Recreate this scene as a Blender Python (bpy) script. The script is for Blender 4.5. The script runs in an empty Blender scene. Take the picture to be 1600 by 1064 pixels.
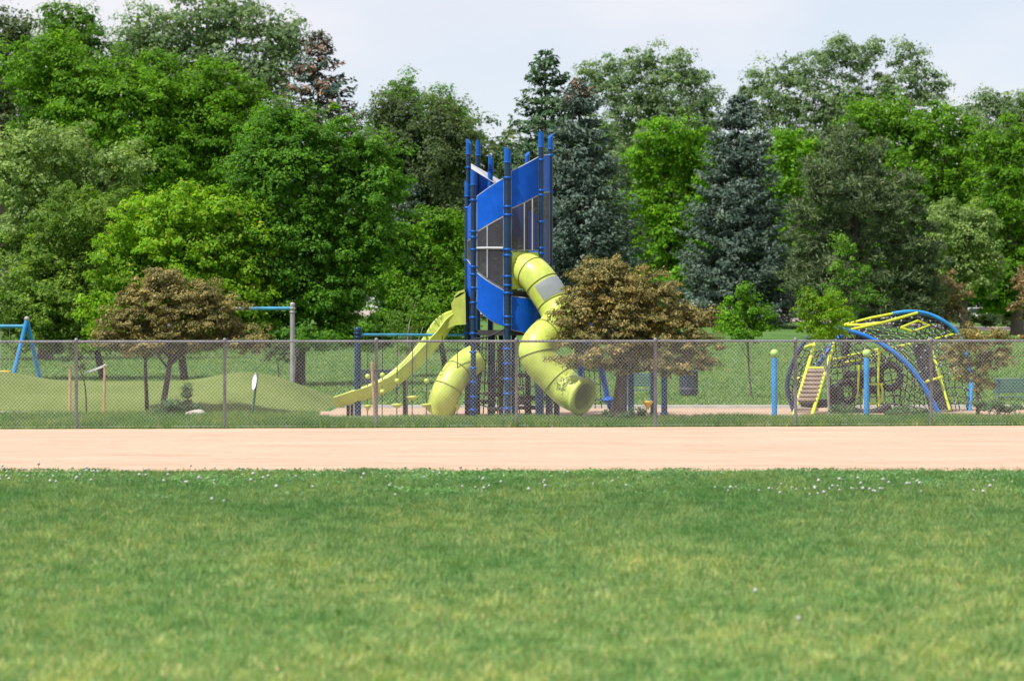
import bpy, math, random
import numpy as np
from mathutils import Vector, Matrix
random.seed(7)
S = bpy.context.scene
COL = S.collection
F = 4320.0          # focal length in photo pixels
H = 2.4             # eye height, metres
HY = 495.0          # horizon row of the photo

def W(px, py, d):
    """point seen at photo pixel (px, py) at a distance d in front of the camera"""
    return Vector(((px-800)*d/F, d, H-(py-HY)*d/F))
def X(px, d): return (px-800)*d/F
def GD(py): return F*H/(py-HY)

def sstep(t):
    t = np.clip(t, 0, 1); return t*t*(3-2*t)
def gz(x, y):
    a = np.interp(x, [-80, 14, 35, 80], [3.2, 3.1, 1.66, 1.5])
    z = a*np.clip((np.asarray(y, float)-92)/123, 0, 1)**1.6
    z = z + 0.05*np.sin(np.asarray(x)*.11+np.asarray(y)*.05)*sstep((np.asarray(y, float)-76)/25)
    return z
def gzf(x, y): return float(gz(x, y))

# ------------------------------------------------------------------ helpers
WL = {}
def tag(o, label=None, cat=None, group=None, kind=None):
    if label: o['label'] = label
    if cat: o['category'] = cat
    if group: o['group'] = group
    if kind: o['kind'] = kind
    return o
def thing(name, label, cat, loc, group=None):
    o = bpy.data.objects.new(name, None); COL.objects.link(o)
    o.empty_display_size = .3
    o.location = loc; WL[o.name] = Vector(loc)
    return tag(o, label, cat, group)
def link_mesh(name, me, parent, loc):
    o = bpy.data.objects.new(name, me); COL.objects.link(o)
    if parent is not None:
        o.parent = parent; WL[o.name] = WL[parent.name]
    else:
        o.location = loc; WL[o.name] = Vector(loc)
    return o

def catmull(pts, n=8):
    P = [Vector(p) for p in pts]
    P = [P[0]*2-P[1]] + P + [P[-1]*2-P[-2]]
    out = []
    for i in range(1, len(P)-2):
        a, b, c, d = P[i-1:i+3]
        for k in range(n):
            t = k/n
            out.append(0.5*((2*b)+(c-a)*t+(2*a-5*b+4*c-d)*t*t+(3*b-a-3*c+d)*t**3))
    out.append(P[-2]); return out

class MB:
    def __init__(s): s.v = []; s.f = []; s.sm = []
    def add(s, vs, fs, smooth=False):
        o = len(s.v); s.v += [tuple(v) for v in vs]
        for f in fs: s.f.append([i+o for i in f]); s.sm.append(smooth)
    def box(s, c, size, M=None):
        hx, hy, hz = [a/2 for a in size]; c = Vector(c)
        vs = [Vector((x, y, z)) for x in (-hx, hx) for y in (-hy, hy) for z in (-hz, hz)]
        if M is not None: vs = [M @ v for v in vs]
        s.add([c+v for v in vs], [(0,1,3,2),(4,6,7,5),(0,4,5,1),(2,3,7,6),(0,2,6,4),(1,5,7,3)])
    def frames(s, P):
        T = []
        for i in range(len(P)):
            T.append((P[min(i+1, len(P)-1)]-P[max(i-1, 0)]).normalized())
        ref = Vector((0, 0, 1)) if abs(T[0].z) < .95 else Vector((1, 0, 0))
        n = (ref-T[0]*ref.dot(T[0])).normalized(); out = []
        for t in T:
            n = (n-t*n.dot(t)).normalized(); out.append((t, n, t.cross(n)))
        return out
    def tube(s, P, r, n=10, caps=True, smooth=True, flat=1.0):
        P = [Vector(p) for p in P]
        R = r if isinstance(r, (list, tuple)) else [r]*len(P)
        vs, fs = [], []
        for p, (t, a, b), rr in zip(P, s.frames(P), R):
            for k in range(n):
                w = 2*math.pi*k/n
                vs.append(p+a*(math.cos(w)*rr)+b*(math.sin(w)*rr*flat))
        for i in range(len(P)-1):
            for k in range(n):
                fs.append((i*n+k, i*n+(k+1) % n, (i+1)*n+(k+1) % n, (i+1)*n+k))
        s.add(vs, fs, smooth)
        if caps:
            m = len(P)-1
            s.add([vs[k] for k in range(n)], [tuple(range(n))[::-1]])
            s.add([vs[m*n+k] for k in range(n)], [tuple(range(n))])
    def pipe(s, P, r, wall, n=28):
        """open ended hollow pipe with a rim at both ends"""
        P = [Vector(p) for p in P]; fr = s.frames(P)
        for rr, flip in ((r, 0), (r-wall, 1)):
            vs, fs = [], []
            for p, (t, a, b) in zip(P, fr):
                for k in range(n):
                    w = 2*math.pi*k/n; vs.append(p+(a*math.cos(w)+b*math.sin(w))*rr)
            for i in range(len(P)-1):
                for k in range(n):
                    q = (i*n+k, i*n+(k+1) % n, (i+1)*n+(k+1) % n, (i+1)*n+k)
                    fs.append(q[::-1] if flip else q)
            s.add(vs, fs, True)
        for i in (0, len(P)-1):
            t, a, b = fr[i]; vs, fs = [], []
            for rr in (r, r-wall):
                for k in range(n):
                    w = 2*math.pi*k/n; vs.append(P[i]+(a*math.cos(w)+b*math.sin(w))*rr)
            for k in range(n): fs.append((k, (k+1) % n, n+(k+1) % n, n+k))
            s.add(vs, fs)
    def torus(s, c, ax, R, r, n=32, m=10, sx=1, M=None):
        ax = Vector(ax).normalized(); ref = Vector((0, 0, 1)) if abs(ax.z) < .9 else Vector((1, 0, 0))
        u = ax.cross(ref).normalized(); v = ax.cross(u); c = Vector(c); vs, fs = [], []
        for i in range(n):
            w = 2*math.pi*i/n; d = u*math.cos(w)*sx+v*math.sin(w)
            for k in range(m):
                q = 2*math.pi*k/m; vs.append(c+d*(R+r*math.cos(q))+ax*(r*math.sin(q)))
        for i in range(n):
            for k in range(m):
                fs.append((i*m+k, ((i+1) % n)*m+k, ((i+1) % n)*m+(k+1) % m, i*m+(k+1) % m))
        s.add(vs, fs, True)
    def ball(s, c, r, n=12, m=8, sc=(1, 1, 1), jit=0, rng=None):
        c = Vector(c); vs = [c+Vector((0, 0, -r*sc[2]))]; fs = []
        for i in range(1, m):
            th = math.pi*i/m
            for k in range(n):
                w = 2*math.pi*k/n; j = 1+(rng.uniform(-jit, jit) if rng else 0)
                vs.append(c+Vector((math.sin(th)*math.cos(w)*sc[0], math.sin(th)*math.sin(w)*sc[1], -math.cos(th)*sc[2]))*r*j)
        vs.append(c+Vector((0, 0, r*sc[2])))
        for k in range(n): fs.append((0, 1+(k+1) % n, 1+k))
        for i in range(m-2):
            for k in range(n):
                a = 1+i*n+k; b = 1+i*n+(k+1) % n; fs.append((a, b, b+n, a+n))
        L = len(vs)-1
        for k in range(n): fs.append((L, 1+(m-2)*n+k, 1+(m-2)*n+(k+1) % n))
        s.add(vs, fs, True)
    def lathe(s, c, prof, n=20):
        c = Vector(c); vs, fs = [], []
        for r, z in prof:
            for k in range(n):
                w = 2*math.pi*k/n; vs.append(c+Vector((r*math.cos(w), r*math.sin(w), z)))
        for i in range(len(prof)-1):
            for k in range(n): fs.append((i*n+k, i*n+(k+1) % n, (i+1)*n+(k+1) % n, (i+1)*n+k))
        s.add(vs, fs, True)
        s.add(vs[:n], [tuple(range(n))[::-1]]); s.add(vs[-n:], [tuple(range(n))])
    def prism(s, poly, d):
        d = Vector(d); P = [Vector(p) for p in poly]; n = len(P)
        fs = [tuple(range(n)), tuple(range(2*n-1, n-1, -1))]
        for k in range(n): fs.append((k, n+k, n+(k+1) % n, (k+1) % n))
        s.add(P+[p+d for p in P], fs)
    def build(s, name, mat, parent=None, loc=(0, 0, 0)):
        off = WL[parent.name] if parent is not None else Vector(loc)
        me = bpy.data.meshes.new(name)
        me.from_pydata([tuple(Vector(v)-off) for v in s.v], [], s.f)
        me.polygons.foreach_set('use_smooth', s.sm); me.update()
        me.materials.append(mat)
        return link_mesh(name, me, parent, loc)

def np_mesh(name, V, nper, mat, parent=None, loc=(0, 0, 0)):
    """mesh of separate faces of nper corners each from an array of corners"""
    off = np.array(WL[parent.name] if parent is not None else loc, dtype=np.float32)
    V = (np.asarray(V, np.float32).reshape(-1, 3)-off)
    n = len(V)//nper
    me = bpy.data.meshes.new(name)
    me.vertices.add(n*nper); me.loops.add(n*nper); me.polygons.add(n)
    me.vertices.foreach_set('co', V.ravel())
    me.loops.foreach_set('vertex_index', np.arange(n*nper, dtype=np.int32))
    me.polygons.foreach_set('loop_start', np.arange(0, n*nper, nper, dtype=np.int32))
    me.polygons.foreach_set('loop_total', np.full(n, nper, np.int32))
    me.update(calc_edges=True); me.materials.append(mat)
    return link_mesh(name, me, parent, loc)

def grid_mesh(name, xs, ys, zf, mat, kind='structure'):
    Xg, Yg = np.meshgrid(xs, ys); Z = zf(Xg, Yg)
    V = np.stack([Xg, Yg, Z], -1).reshape(-1, 3); nx, ny = len(xs), len(ys)
    fs = [(j*nx+i, j*nx+i+1, (j+1)*nx+i+1, (j+1)*nx+i) for j in range(ny-1) for i in range(nx-1)]
    me = bpy.data.meshes.new(name); me.from_pydata(V.tolist(), [], fs)
    me.polygons.foreach_set('use_smooth', [True]*len(fs)); me.update(); me.materials.append(mat)
    o = link_mesh(name, me, None, (0, 0, 0)); o['kind'] = kind; return o

# ------------------------------------------------------------------ materials
def lin(c):
    return tuple(((v/255)/12.92 if v/255 <= .04045 else ((v/255+.055)/1.055)**2.4) for v in c)
def newmat(name):
    m = bpy.data.materials.new(name); m.use_nodes = True
    nt = m.node_tree; b = nt.nodes['Principled BSDF']; return m, nt, b
def ramp(nt, stops):
    r = nt.nodes.new('ShaderNodeValToRGB'); e = r.color_ramp.elements
    while len(e) < len(stops): e.new(.5)
    for el, (p, c) in zip(e, stops): el.position = p; el.color = (*c[:3], 1)
    return r
def noise(nt, scale, detail=4, co=None, rough=.55, stretch=None):
    n = nt.nodes.new('ShaderNodeTexNoise'); n.inputs['Scale'].default_value = scale
    n.inputs['Detail'].default_value = detail; n.inputs['Roughness'].default_value = rough
    tc = nt.nodes.new('ShaderNodeNewGeometry')
    src = tc.outputs['Position']
    if stretch:
        mp = nt.nodes.new('ShaderNodeMapping'); mp.inputs['Scale'].default_value = stretch
        nt.links.new(src, mp.inputs['Vector']); src = mp.outputs['Vector']
    nt.links.new(src, n.inputs['Vector']); return n
def mixc(nt, fac, a, b, mode='MIX'):
    m = nt.nodes.new('ShaderNodeMix'); m.data_type = 'RGBA'; m.blend_type = mode
    for k, v in ((0, fac), (6, a), (7, b)):
        if hasattr(v, 'is_output'): nt.links.new(v, m.inputs[k])
        elif k == 0: m.inputs[0].default_value = v
        else: m.inputs[k].default_value = (*v[:3], 1)
    return m.outputs[2]
def bump(nt, b, h, strength, dist=.02):
    n = nt.nodes.new('ShaderNodeBump'); n.inputs['Strength'].default_value = strength; n.inputs['Distance'].default_value = dist
    nt.links.new(h, n.inputs['Height']); nt.links.new(n.outputs[0], b.inputs['Normal'])

def paint(name, col, rough=.45, var=.18, metal=0, spec=.5, scale=3.0):
    m, nt, b = newmat(name)
    n = noise(nt, scale, 6); c = Vector(col)
    r = ramp(nt, [(.3, c*(1-var)), (.7, [min(1, v*(1+var*.6)+.004) for v in c])])
    nt.links.new(n.outputs['Fac'], r.inputs[0])
    n3 = noise(nt, 5, 7, stretch=(1, 1, .3), rough=.7); r3 = ramp(nt, [(.32, (.85, .84, .82)), (.50, (1, 1, 1))]); nt.links.new(n3.outputs['Fac'], r3.inputs[0])
    nt.links.new(mixc(nt, 1, r.outputs[0], r3.outputs[0], 'MULTIPLY'), b.inputs['Base Color'])
    n2 = noise(nt, scale*6, 4); r2 = ramp(nt, [(.3, (rough*.8,)*3), (.75, (min(1, rough*1.25),)*3)])
    nt.links.new(n2.outputs['Fac'], r2.inputs[0]); nt.links.new(r2.outputs[0], b.inputs['Roughness'])
    b.inputs['Metallic'].default_value = metal; b.inputs['Specular IOR Level'].default_value = spec
    return m
LB = 1.3
def leafmat(name, dark, mid, light, trans=.50, patch=.6, rough=.55, spec=.2, extra=None):
    m, nt, b = newmat(name)
    g = nt.nodes.new('ShaderNodeNewGeometry')
    dark, mid, light = [[v*LB for v in c] for c in (dark, mid, light)]
    r = ramp(nt, [(0, dark), (.5, mid), (.95, light)] + ([(1, extra)] if extra else []))
    nt.links.new(g.outputs['Random Per Island'], r.inputs[0])
    n = noise(nt, patch, 3); r2 = ramp(nt, [(.32, (.62, .66, .6)), (.5, (1, 1, 1)), (.68, (1.35, 1.25, 1.1))])
    nt.links.new(n.outputs['Fac'], r2.inputs[0])
    c = mixc(nt, 1.0, r.outputs[0], r2.outputs[0], 'MULTIPLY')
    nt.links.new(c, b.inputs['Base Color']); b.inputs['Roughness'].default_value = rough
    b.inputs['Specular IOR Level'].default_value = spec
    t = nt.nodes.new('ShaderNodeBsdfTranslucent')
    tc = mixc(nt, 1.0, c, (1.25, 1.3, .6), 'MULTIPLY'); nt.links.new(tc, t.inputs['Color'])
    mx = nt.nodes.new('ShaderNodeMixShader'); mx.inputs[0].default_value = trans
    nt.links.new(b.outputs[0], mx.inputs[1]); nt.links.new(t.outputs[0], mx.inputs[2])
    nt.links.new(mx.outputs[0], nt.nodes['Material Output'].inputs['Surface'])
    return m

def bark(name, col):
    m, nt, b = newmat(name); c = Vector(col)
    n = noise(nt, 9, 8, stretch=(1, 1, .2), rough=.7); r = ramp(nt, [(.3, c*.5), (.7, c*1.4)])
    nt.links.new(n.outputs['Fac'], r.inputs[0]); nt.links.new(r.outputs[0], b.inputs['Base Color'])
    b.inputs['Roughness'].default_value = .9; bump(nt, b, n.outputs['Fac'], .8, .03); return m

M = {}
M['blue_panel'] = paint('blue_plastic', (.001, .085, .50), .45, .12, spec=.15)
M['blue_post'] = paint('dark_blue_paint', (.003, .030, .085), .35, .2, spec=.35)
M['blue_cap'] = paint('bright_blue_paint', (.002, .085, .38), .4, .12, spec=.25)
M['arch'] = paint('arch_blue', (.004, .14, .52), .4, .15)
M['sky_blue'] = paint('sky_blue_paint', (.015, .22, .52), .4, .2)
M['teal'] = paint('teal_paint', (.03, .24, .42), .4, .2)
M['navy'] = paint('navy_paint', (.012, .03, .10), .4, .2)
M['slide'] = paint('lime_plastic', (.46, .55, .095), .42, .22, spec=.4, scale=2.2)
M['seam'] = paint('seam_rubber', (.16, .19, .03), .6)
M['lime'] = paint('lime_steel', (.58, .68, .03), .4, .12)
M['limeball'] = paint('pale_lime_plastic', (.36, .62, .14), .45, .1)
M['grey_rim'] = paint('pale_grey_edge', (.36, .38, .41), .5, .2)
M['pale'] = paint('pale_sheet', (.42, .43, .45), .6, .12)
M['galv'] = paint('galvanised_steel', (.16, .165, .19), .5, .25, metal=.2)
M['wire'] = paint('galvanised_wire', (.68, .69, .70), .5, .2, metal=.2)
M['steel'] = paint('grey_steel', (.30, .29, .30), .5, .2, metal=.2)
M['black'] = paint('black_rubber', (.018, .019, .022), .7, .3)
M['rope'] = paint('black_rope', (.022, .022, .025), .85, .3)
M['joint'] = paint('aluminium_joint', (.5, .52, .55), .45, .2)
M['deck'] = paint('dark_deck', (.03, .028, .03), .7, .3)
M['brown_slat'] = paint('brown_board', (.22, .16, .12), .7, .25)
M['stake'] = paint('raw_pine', (.45, .29, .15), .8, .25, scale=8)
M['white'] = paint('white_paint', (.75, .77, .8), .5, .08)
M['sign_green'] = paint('green_post', (.02, .09, .07), .5, .2)
M['bin'] = paint('slate_bin', (.025, .045, .075), .5, .2)
M['bench_green'] = paint('green_mesh_steel', (.045, .12, .11), .5, .2)
M['dark_metal'] = paint('dark_mesh_steel', (.03, .045, .06), .5, .2)
M['glass'] = paint('tinted_glass', (.02, .025, .03), .1, .1)
M['yellow'] = paint('yellow_plastic', (.7, .45, .03), .45, .1)
M['strap'] = paint('white_strap', (.6, .6, .6), .8, .1)
M['rock'] = paint('pale_rock', (.42, .38, .33), .9, .3, scale=6)
M['concrete'] = paint('pale_concrete', (.52, .50, .47), .85, .15, scale=2)
M['roadtop'] = paint('pinkish_road', (.36, .29, .27), .9, .12, scale=.6)
M['bark'] = bark('grey_brown_bark', (.11, .085, .07))
M['barkdark'] = bark('dark_bark', (.05, .042, .036))
M['barkgrey'] = bark('pale_grey_bark', (.26, .23, .21))
M['seedhead'] = paint('dandelion_fluff', (.42, .43, .40), .95, .08)
M['stalk'] = paint('dandelion_stalk', (.2, .26, .07), .8, .2)

def perforated(name, col, open_=.3):
    m, nt, b = newmat(name); b.inputs['Base Color'].default_value = (*col, 1); b.inputs['Roughness'].default_value = .5
    n = noise(nt, 1.5, 4); r = ramp(nt, [(.35, [v*.8 for v in col]), (.65, [v*1.2 for v in col])])
    nt.links.new(n.outputs['Fac'], r.inputs[0]); nt.links.new(r.outputs[0], b.inputs['Base Color'])
    t = nt.nodes.new('ShaderNodeBsdfTransparent'); mx = nt.nodes.new('ShaderNodeMixShader'); mx.inputs[0].default_value = open_
    nt.links.new(b.outputs[0], mx.inputs[1]); nt.links.new(t.outputs[0], mx.inputs[2])
    nt.links.new(mx.outputs[0], nt.nodes['Material Output'].inputs['Surface']); return m
M['grille'] = perforated('perforated_grey_sheet', (.045, .043, .058), .38)
M['netwindow'] = perforated('perforated_window', (.26, .29, .32), .2)

LEAF = {
 'bright': leafmat('leaf_bright', (.034, .105, .004), (.075, .185, .006), (.135, .27, .012)),
 'yellow': leafmat('leaf_yellow_green', (.07, .175, .006), (.125, .26, .008), (.22, .36, .018), extra=(.42, .33, .05)),
 'dark': leafmat('leaf_dark', (.030, .098, .007), (.060, .165, .010), (.115, .25, .020)),
 'mid': leafmat('leaf_mid', (.034, .100, .012), (.072, .165, .018), (.135, .245, .034)),
 'round': leafmat('leaf_round', (.048, .112, .012), (.098, .18, .022), (.18, .275, .046)),
 'pale': leafmat('leaf_pale', (.075, .145, .032), (.15, .235, .062), (.27, .35, .14)),
 'cotton': leafmat('leaf_cottonwood', (.062, .118, .052), (.12, .19, .088), (.21, .285, .15)),
 'olive': leafmat('leaf_olive', (.032, .062, .025), (.065, .10, .040), (.12, .165, .07)),
 'spruce': leafmat('needle_blue_spruce', (.020, .042, .032), (.046, .076, .060), (.098, .135, .110), trans=.16, patch=.9),
 'fir': leafmat('needle_dark_spruce', (.016, .045, .020), (.040, .082, .036), (.08, .13, .06), trans=.16, patch=.9),
 'pine': leafmat('needle_pine', (.030, .058, .024), (.066, .102, .046), (.135, .17, .085), trans=.2, patch=.9),
 'cone': leafmat('brown_cones', (.07, .04, .025), (.13, .08, .05), (.2, .13, .085), trans=.05),
 'dry': leafmat('leaf_dry_brown', (.09, .08, .03), (.19, .14, .065), (.28, .20, .11), trans=.15),
 'haw': leafmat('leaf_crabapple', (.060, .074, .020), (.145, .128, .042), (.275, .22, .082), trans=.22, patch=1.6),
 'young': leafmat('leaf_young', (.045, .14, .005), (.09, .225, .008), (.17, .33, .015)),
 'shrub': leafmat('leaf_shrub', (.03, .07, .03), (.06, .12, .05), (.11, .18, .09)),
}

# ------------------------------------------------------------------ camera, light, sky
cam = bpy.data.cameras.new('camera'); co = bpy.data.objects.new('camera', cam); COL.objects.link(co)
co.location = (0, 0, H); co.rotation_euler = (math.radians(90), 0, 0)
cam.sensor_width = 36; cam.lens = F/1600*36; cam.shift_y = -(532-HY)/1600
cam.clip_end = 5000; cam.clip_start = .5
cam.dof.use_dof = True; cam.dof.focus_distance = 66; cam.dof.aperture_fstop = 2.1
S.camera = co
SUN_EL, SUN_AZ = math.radians(59), math.radians(-126)   # azimuth from +Y clockwise: from the left, a little behind the camera
sd = Vector((math.sin(SUN_AZ)*math.cos(SUN_EL), math.cos(SUN_AZ)*math.cos(SUN_EL), math.sin(SUN_EL)))
sl = bpy.data.lights.new('sun', 'SUN'); sl.energy = 4.65; sl.angle = math.radians(.53); sl.color = (1, .955, .88)
so = bpy.data.objects.new('sun', sl); COL.objects.link(so); so.rotation_euler = sd.to_track_quat('Z', 'Y').to_euler(); so.location = (-40, -20, 60)
w = bpy.data.worlds.new('World'); S.world = w; w.use_nodes = True; nt = w.node_tree
bg = nt.nodes['Background']
sky = nt.nodes.new('ShaderNodeTexSky'); sky.sky_type = 'NISHITA'; sky.sun_disc = False
sky.sun_elevation = SUN_EL; sky.sun_rotation = SUN_AZ; sky.air_density = 1.0; sky.dust_density = 2.2; sky.ozone_density = 1.2; sky.altitude = 1600
tc = nt.nodes.new('ShaderNodeTexCoord')
mp = nt.nodes.new('ShaderNodeMapping'); mp.inputs['Scale'].default_value = (1.0, 1.0, 3.2); nt.links.new(tc.outputs['Generated'], mp.inputs['Vector'])
cn = nt.nodes.new('ShaderNodeTexNoise'); cn.inputs['Scale'].default_value = 5.5; cn.inputs['Detail'].default_value = 7; cn.inputs['Roughness'].default_value = .5
nt.links.new(mp.outputs[0], cn.inputs['Vector'])
cr = ramp(nt, [(.38, (.58,)*3), (.64, (.98,)*3)]); nt.links.new(cn.outputs['Fac'], cr.inputs[0])
cm = mixc(nt, cr.outputs[0], sky.outputs[0], (6.15, 6.1, 6.45)); nt.links.new(cm, bg.inputs['Color'])
bg.inputs['Strength'].default_value = .105
S.view_settings.view_transform = 'Standard'; S.view_settings.look = 'None'
S.view_settings.exposure = 0.5; S.view_settings.gamma = 1; S.view_settings.use_curve_mapping = False
S.cycles.max_bounces = 8; S.cycles.transparent_max_bounces = 12

# ------------------------------------------------------------------ ground
def lawnmat():
    m, nt, b = newmat('mown_lawn')
    n1 = noise(nt, .35, 5); n2 = noise(nt, 5, 6, rough=.7); n3 = noise(nt, 40, 3)
    n4 = noise(nt, .12, 4, stretch=(.35, 1, 1))
    r1 = ramp(nt, [(.3, (.075, .165, .046)), (.55, (.11, .205, .060)), (.75, (.17, .245, .085))])
    nt.links.new(n1.outputs['Fac'], r1.inputs[0])
    r2 = ramp(nt, [(.3, (.55, .6, .55)), (.7, (1.35, 1.3, 1.25))]); nt.links.new(n2.outputs['Fac'], r2.inputs[0])
    r4 = ramp(nt, [(.35, (.8, .9, .85)), (.65, (1.15, 1.08, 1.05))]); nt.links.new(n4.outputs['Fac'], r4.inputs[0])
    c = mixc(nt, 1, r1.outputs[0], r2.outputs[0], 'MULTIPLY'); c = mixc(nt, 1, c, r4.outputs[0], 'MULTIPLY')
    nt.links.new(c, b.inputs['Base Color']); b.inputs['Roughness'].default_value = .95; b.inputs['Specular IOR Level'].default_value = .1
    bump(nt, b, n3.outputs['Fac'], 1, .06); return m
def dirtmat(name, dark, light, gritscale=60):
    m, nt, b = newmat(name)
    n1 = noise(nt, .5, 6, stretch=(.25, 1.6, 1)); n2 = noise(nt, gritscale, 5, rough=.75); n3 = noise(nt, 7, 8, stretch=(.5, 1.5, 1), rough=.7)
    r1 = ramp(nt, [(.3, dark), (.7, light)]); nt.links.new(n1.outputs['Fac'], r1.inputs[0])
    r2 = ramp(nt, [(.25, (.72, .70, .68)), (.55, (1, 1, 1))]); nt.links.new(n2.outputs['Fac'], r2.inputs[0])
    r3 = ramp(nt, [(.30, (.62, .57, .53)), (.46, (1, 1, 1))]); nt.links.new(n3.outputs['Fac'], r3.inputs[0])
    c = mixc(nt, 1, r1.outputs[0], r2.outputs[0], 'MULTIPLY'); c = mixc(nt, 1, c, r3.outputs[0], 'MULTIPLY')
    n4 = noise(nt, 2.4, 6, stretch=(.16, 1.3, 1), rough=.65); r4 = ramp(nt, [(.36, (.80, .76, .72)), (.5, (1, 1, 1))]); nt.links.new(n4.outputs['Fac'], r4.inputs[0])
    c = mixc(nt, 1, c, r4.outputs[0], 'MULTIPLY')
    nt.links.new(c, b.inputs['Base Color']); b.inputs['Roughness'].default_value = .95; b.inputs['Specular IOR Level'].default_value = .1
    bump(nt, b, n3.outputs['Fac'], .6, .03); return m
M['lawn'] = lawnmat()
M['dirt'] = dirtmat('infield_dirt', (.475, .318, .236), (.535, .372, .282))
M['chips'] = dirtmat('wood_chips', (.37, .265, .19), (.47, .345, .26), 25)
M['mulch'] = dirtmat('bark_mulch', (.27, .17, .12), (.38, .25, .18), 25)
def turfmat():
    m, nt, b = newmat('synthetic_turf')
    n1 = noise(nt, .6, 4); n2 = noise(nt, 30, 4, rough=.8)
    r1 = ramp(nt, [(.3, (.118, .166, .042)), (.7, (.158, .205, .060))]); nt.links.new(n1.outputs['Fac'], r1.inputs[0])
    r2 = ramp(nt, [(.3, (.75, .75, .7)), (.7, (1.2, 1.2, 1.15))]); nt.links.new(n2.outputs['Fac'], r2.inputs[0])
    c = mixc(nt, 1, r1.outputs[0], r2.outputs[0], 'MULTIPLY'); nt.links.new(c, b.inputs['Base Color'])
    b.inputs['Roughness'].default_value = .95; b.inputs['Specular IOR Level'].default_value = .1
    bump(nt, b, n2.outputs['Fac'], .8, .04); return m
M['turf'] = turfmat()

xs = np.concatenate([[-900, -500, -250, -150, -100], np.arange(-80, 81, 4), [100, 150, 250, 500, 900]])
ys = np.concatenate([[-80, -30, 0, 20, 40, 60, 70], np.arange(76, 232, 3), [260, 300, 400, 600, 1200]])
grid_mesh('ground', xs, ys, gz, M['lawn'])
# fence line: a little nearer on the left
FY = lambda x: 60.0 + x*.09
rng = np.random.default_rng(3)
def sheet(name, xs, y0, y1, z, mat, ny=6):
    V, fs = [], []
    for x in xs:
        a, b = y0(x), y1(x)
        for k in range(ny): V.append((x, a+(b-a)*k/(ny-1), z+float(gz(x, a+(b-a)*k/(ny-1)))))
    for i in range(len(xs)-1):
        for k in range(ny-1): fs.append((i*ny+k, (i+1)*ny+k, (i+1)*ny+k+1, i*ny+k+1))
    me = bpy.data.meshes.new(name); me.from_pydata(V, [], fs); me.update(); me.materials.append(mat)
    o = link_mesh(name, me, None, (0, 0, 0)); o['kind'] = 'structure'; return o
ed = lambda x, s: .10*math.sin(x*1.3+s)+.07*math.sin(x*3.1+2*s)+.04*math.sin(x*7.7+s)
sheet('dirt_infield', np.arange(-60, 60.1, .25), lambda x: 42.9+.012*x+ed(x, 1), lambda x: FY(x)-.12+.5*ed(x, 2), .006, M['dirt'])
sheet('wood_chip_bed', np.arange(-4.6, 30.1, .25), lambda x: 64.9+.3*ed(x, 4), lambda x: 72.6, .008, M['chips'])
sheet('mulch_bed', np.arange(X(80, 67), X(200, 67), .12), lambda x: 66.0+.5*ed(x, 3)+.9*((x-X(140, 67))/.95)**2*.8, lambda x: 69.0, .012, M['mulch'], 3)
sheet('mulch_bed', np.arange(X(1462, 66.5), X(1530, 66.5), .1), lambda x: 65.3+ed(x*2, 3)+.9*((x-X(1496, 67))/.53)**2, lambda x: 68.2-.9*((x-X(1496, 67))/.53)**2, .02, M['mulch'], 3)
sheet('sand_edge', np.arange(-34, -4.4, .25), lambda x: 67.5+.5*ed(x, 6)-(.5 if x > -8 else 0), lambda x: 70.0, .010, M['chips'], 3)
# road beyond the lawn, following the rise
sheet('road', np.arange(-150, 150.1, 3), lambda x: 196.0, lambda x: 210.0, .04, M['roadtop'], 5)
# kerbs round the play area
k = MB()
k.box((13.0, 72.75, .01), (34.8, .16, .14)); k.build('kerb', M['concrete'])['kind'] = 'structure'
k = MB()
k.box((12.8, 64.75, .02), (34.4, .14, .10)); k.build('kerb', M['concrete'])['kind'] = 'structure'
k = MB()
P = [Vector((X(px, d), d, .03)) for px, d in ((-300, 68.0), (0, 67.9), (70, 67.6), (100, 67.6))]
for a, b in zip(P, P[1:]):
    ang = math.atan2(b.y-a.y, b.x-a.x); k.box((a+b)/2, ((b-a).length, .16, .10), Matrix.Rotation(ang, 3, 'Z'))
k.build('kerb', M['concrete'])['kind'] = 'structure'

# synthetic turf mounds
RX = [-500, -200, 0, 25, 60, 130, 240, 300, 340, 380, 420, 455, 490, 525, 560]
RY = [600, 574, 580, 584, 593, 595.5, 596, 593.5, 586, 579.5, 585.5, 598, 615, 636, 646]
RXm = [X(p, 75) for p in RX]; RZ = [H-(q-HY)*75/F for q in RY]
def mound(x, y):
    h = np.interp(x, RXm, RZ); h = np.maximum(h-.02, -.15)
    hs = 0
    for dx in (-.35, -.17, 0, .17, .35): hs = hs+np.maximum(np.interp(x+dx, RXm, RZ)-.02, -.15)/5
    t = np.where(y < 75, (y-68.3)/6.7, (82.5-y)/7.5)
    return hs*np.sin(np.clip(t, 0, 1)*math.pi/2)**.9 - .02*(t <= 0)
grid_mesh('turf_mound', np.linspace(RXm[0], RXm[-1], 150), np.linspace(68.3, 82.5, 40), lambda x, y: mound(x, y)+.015, M['turf'])

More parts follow.
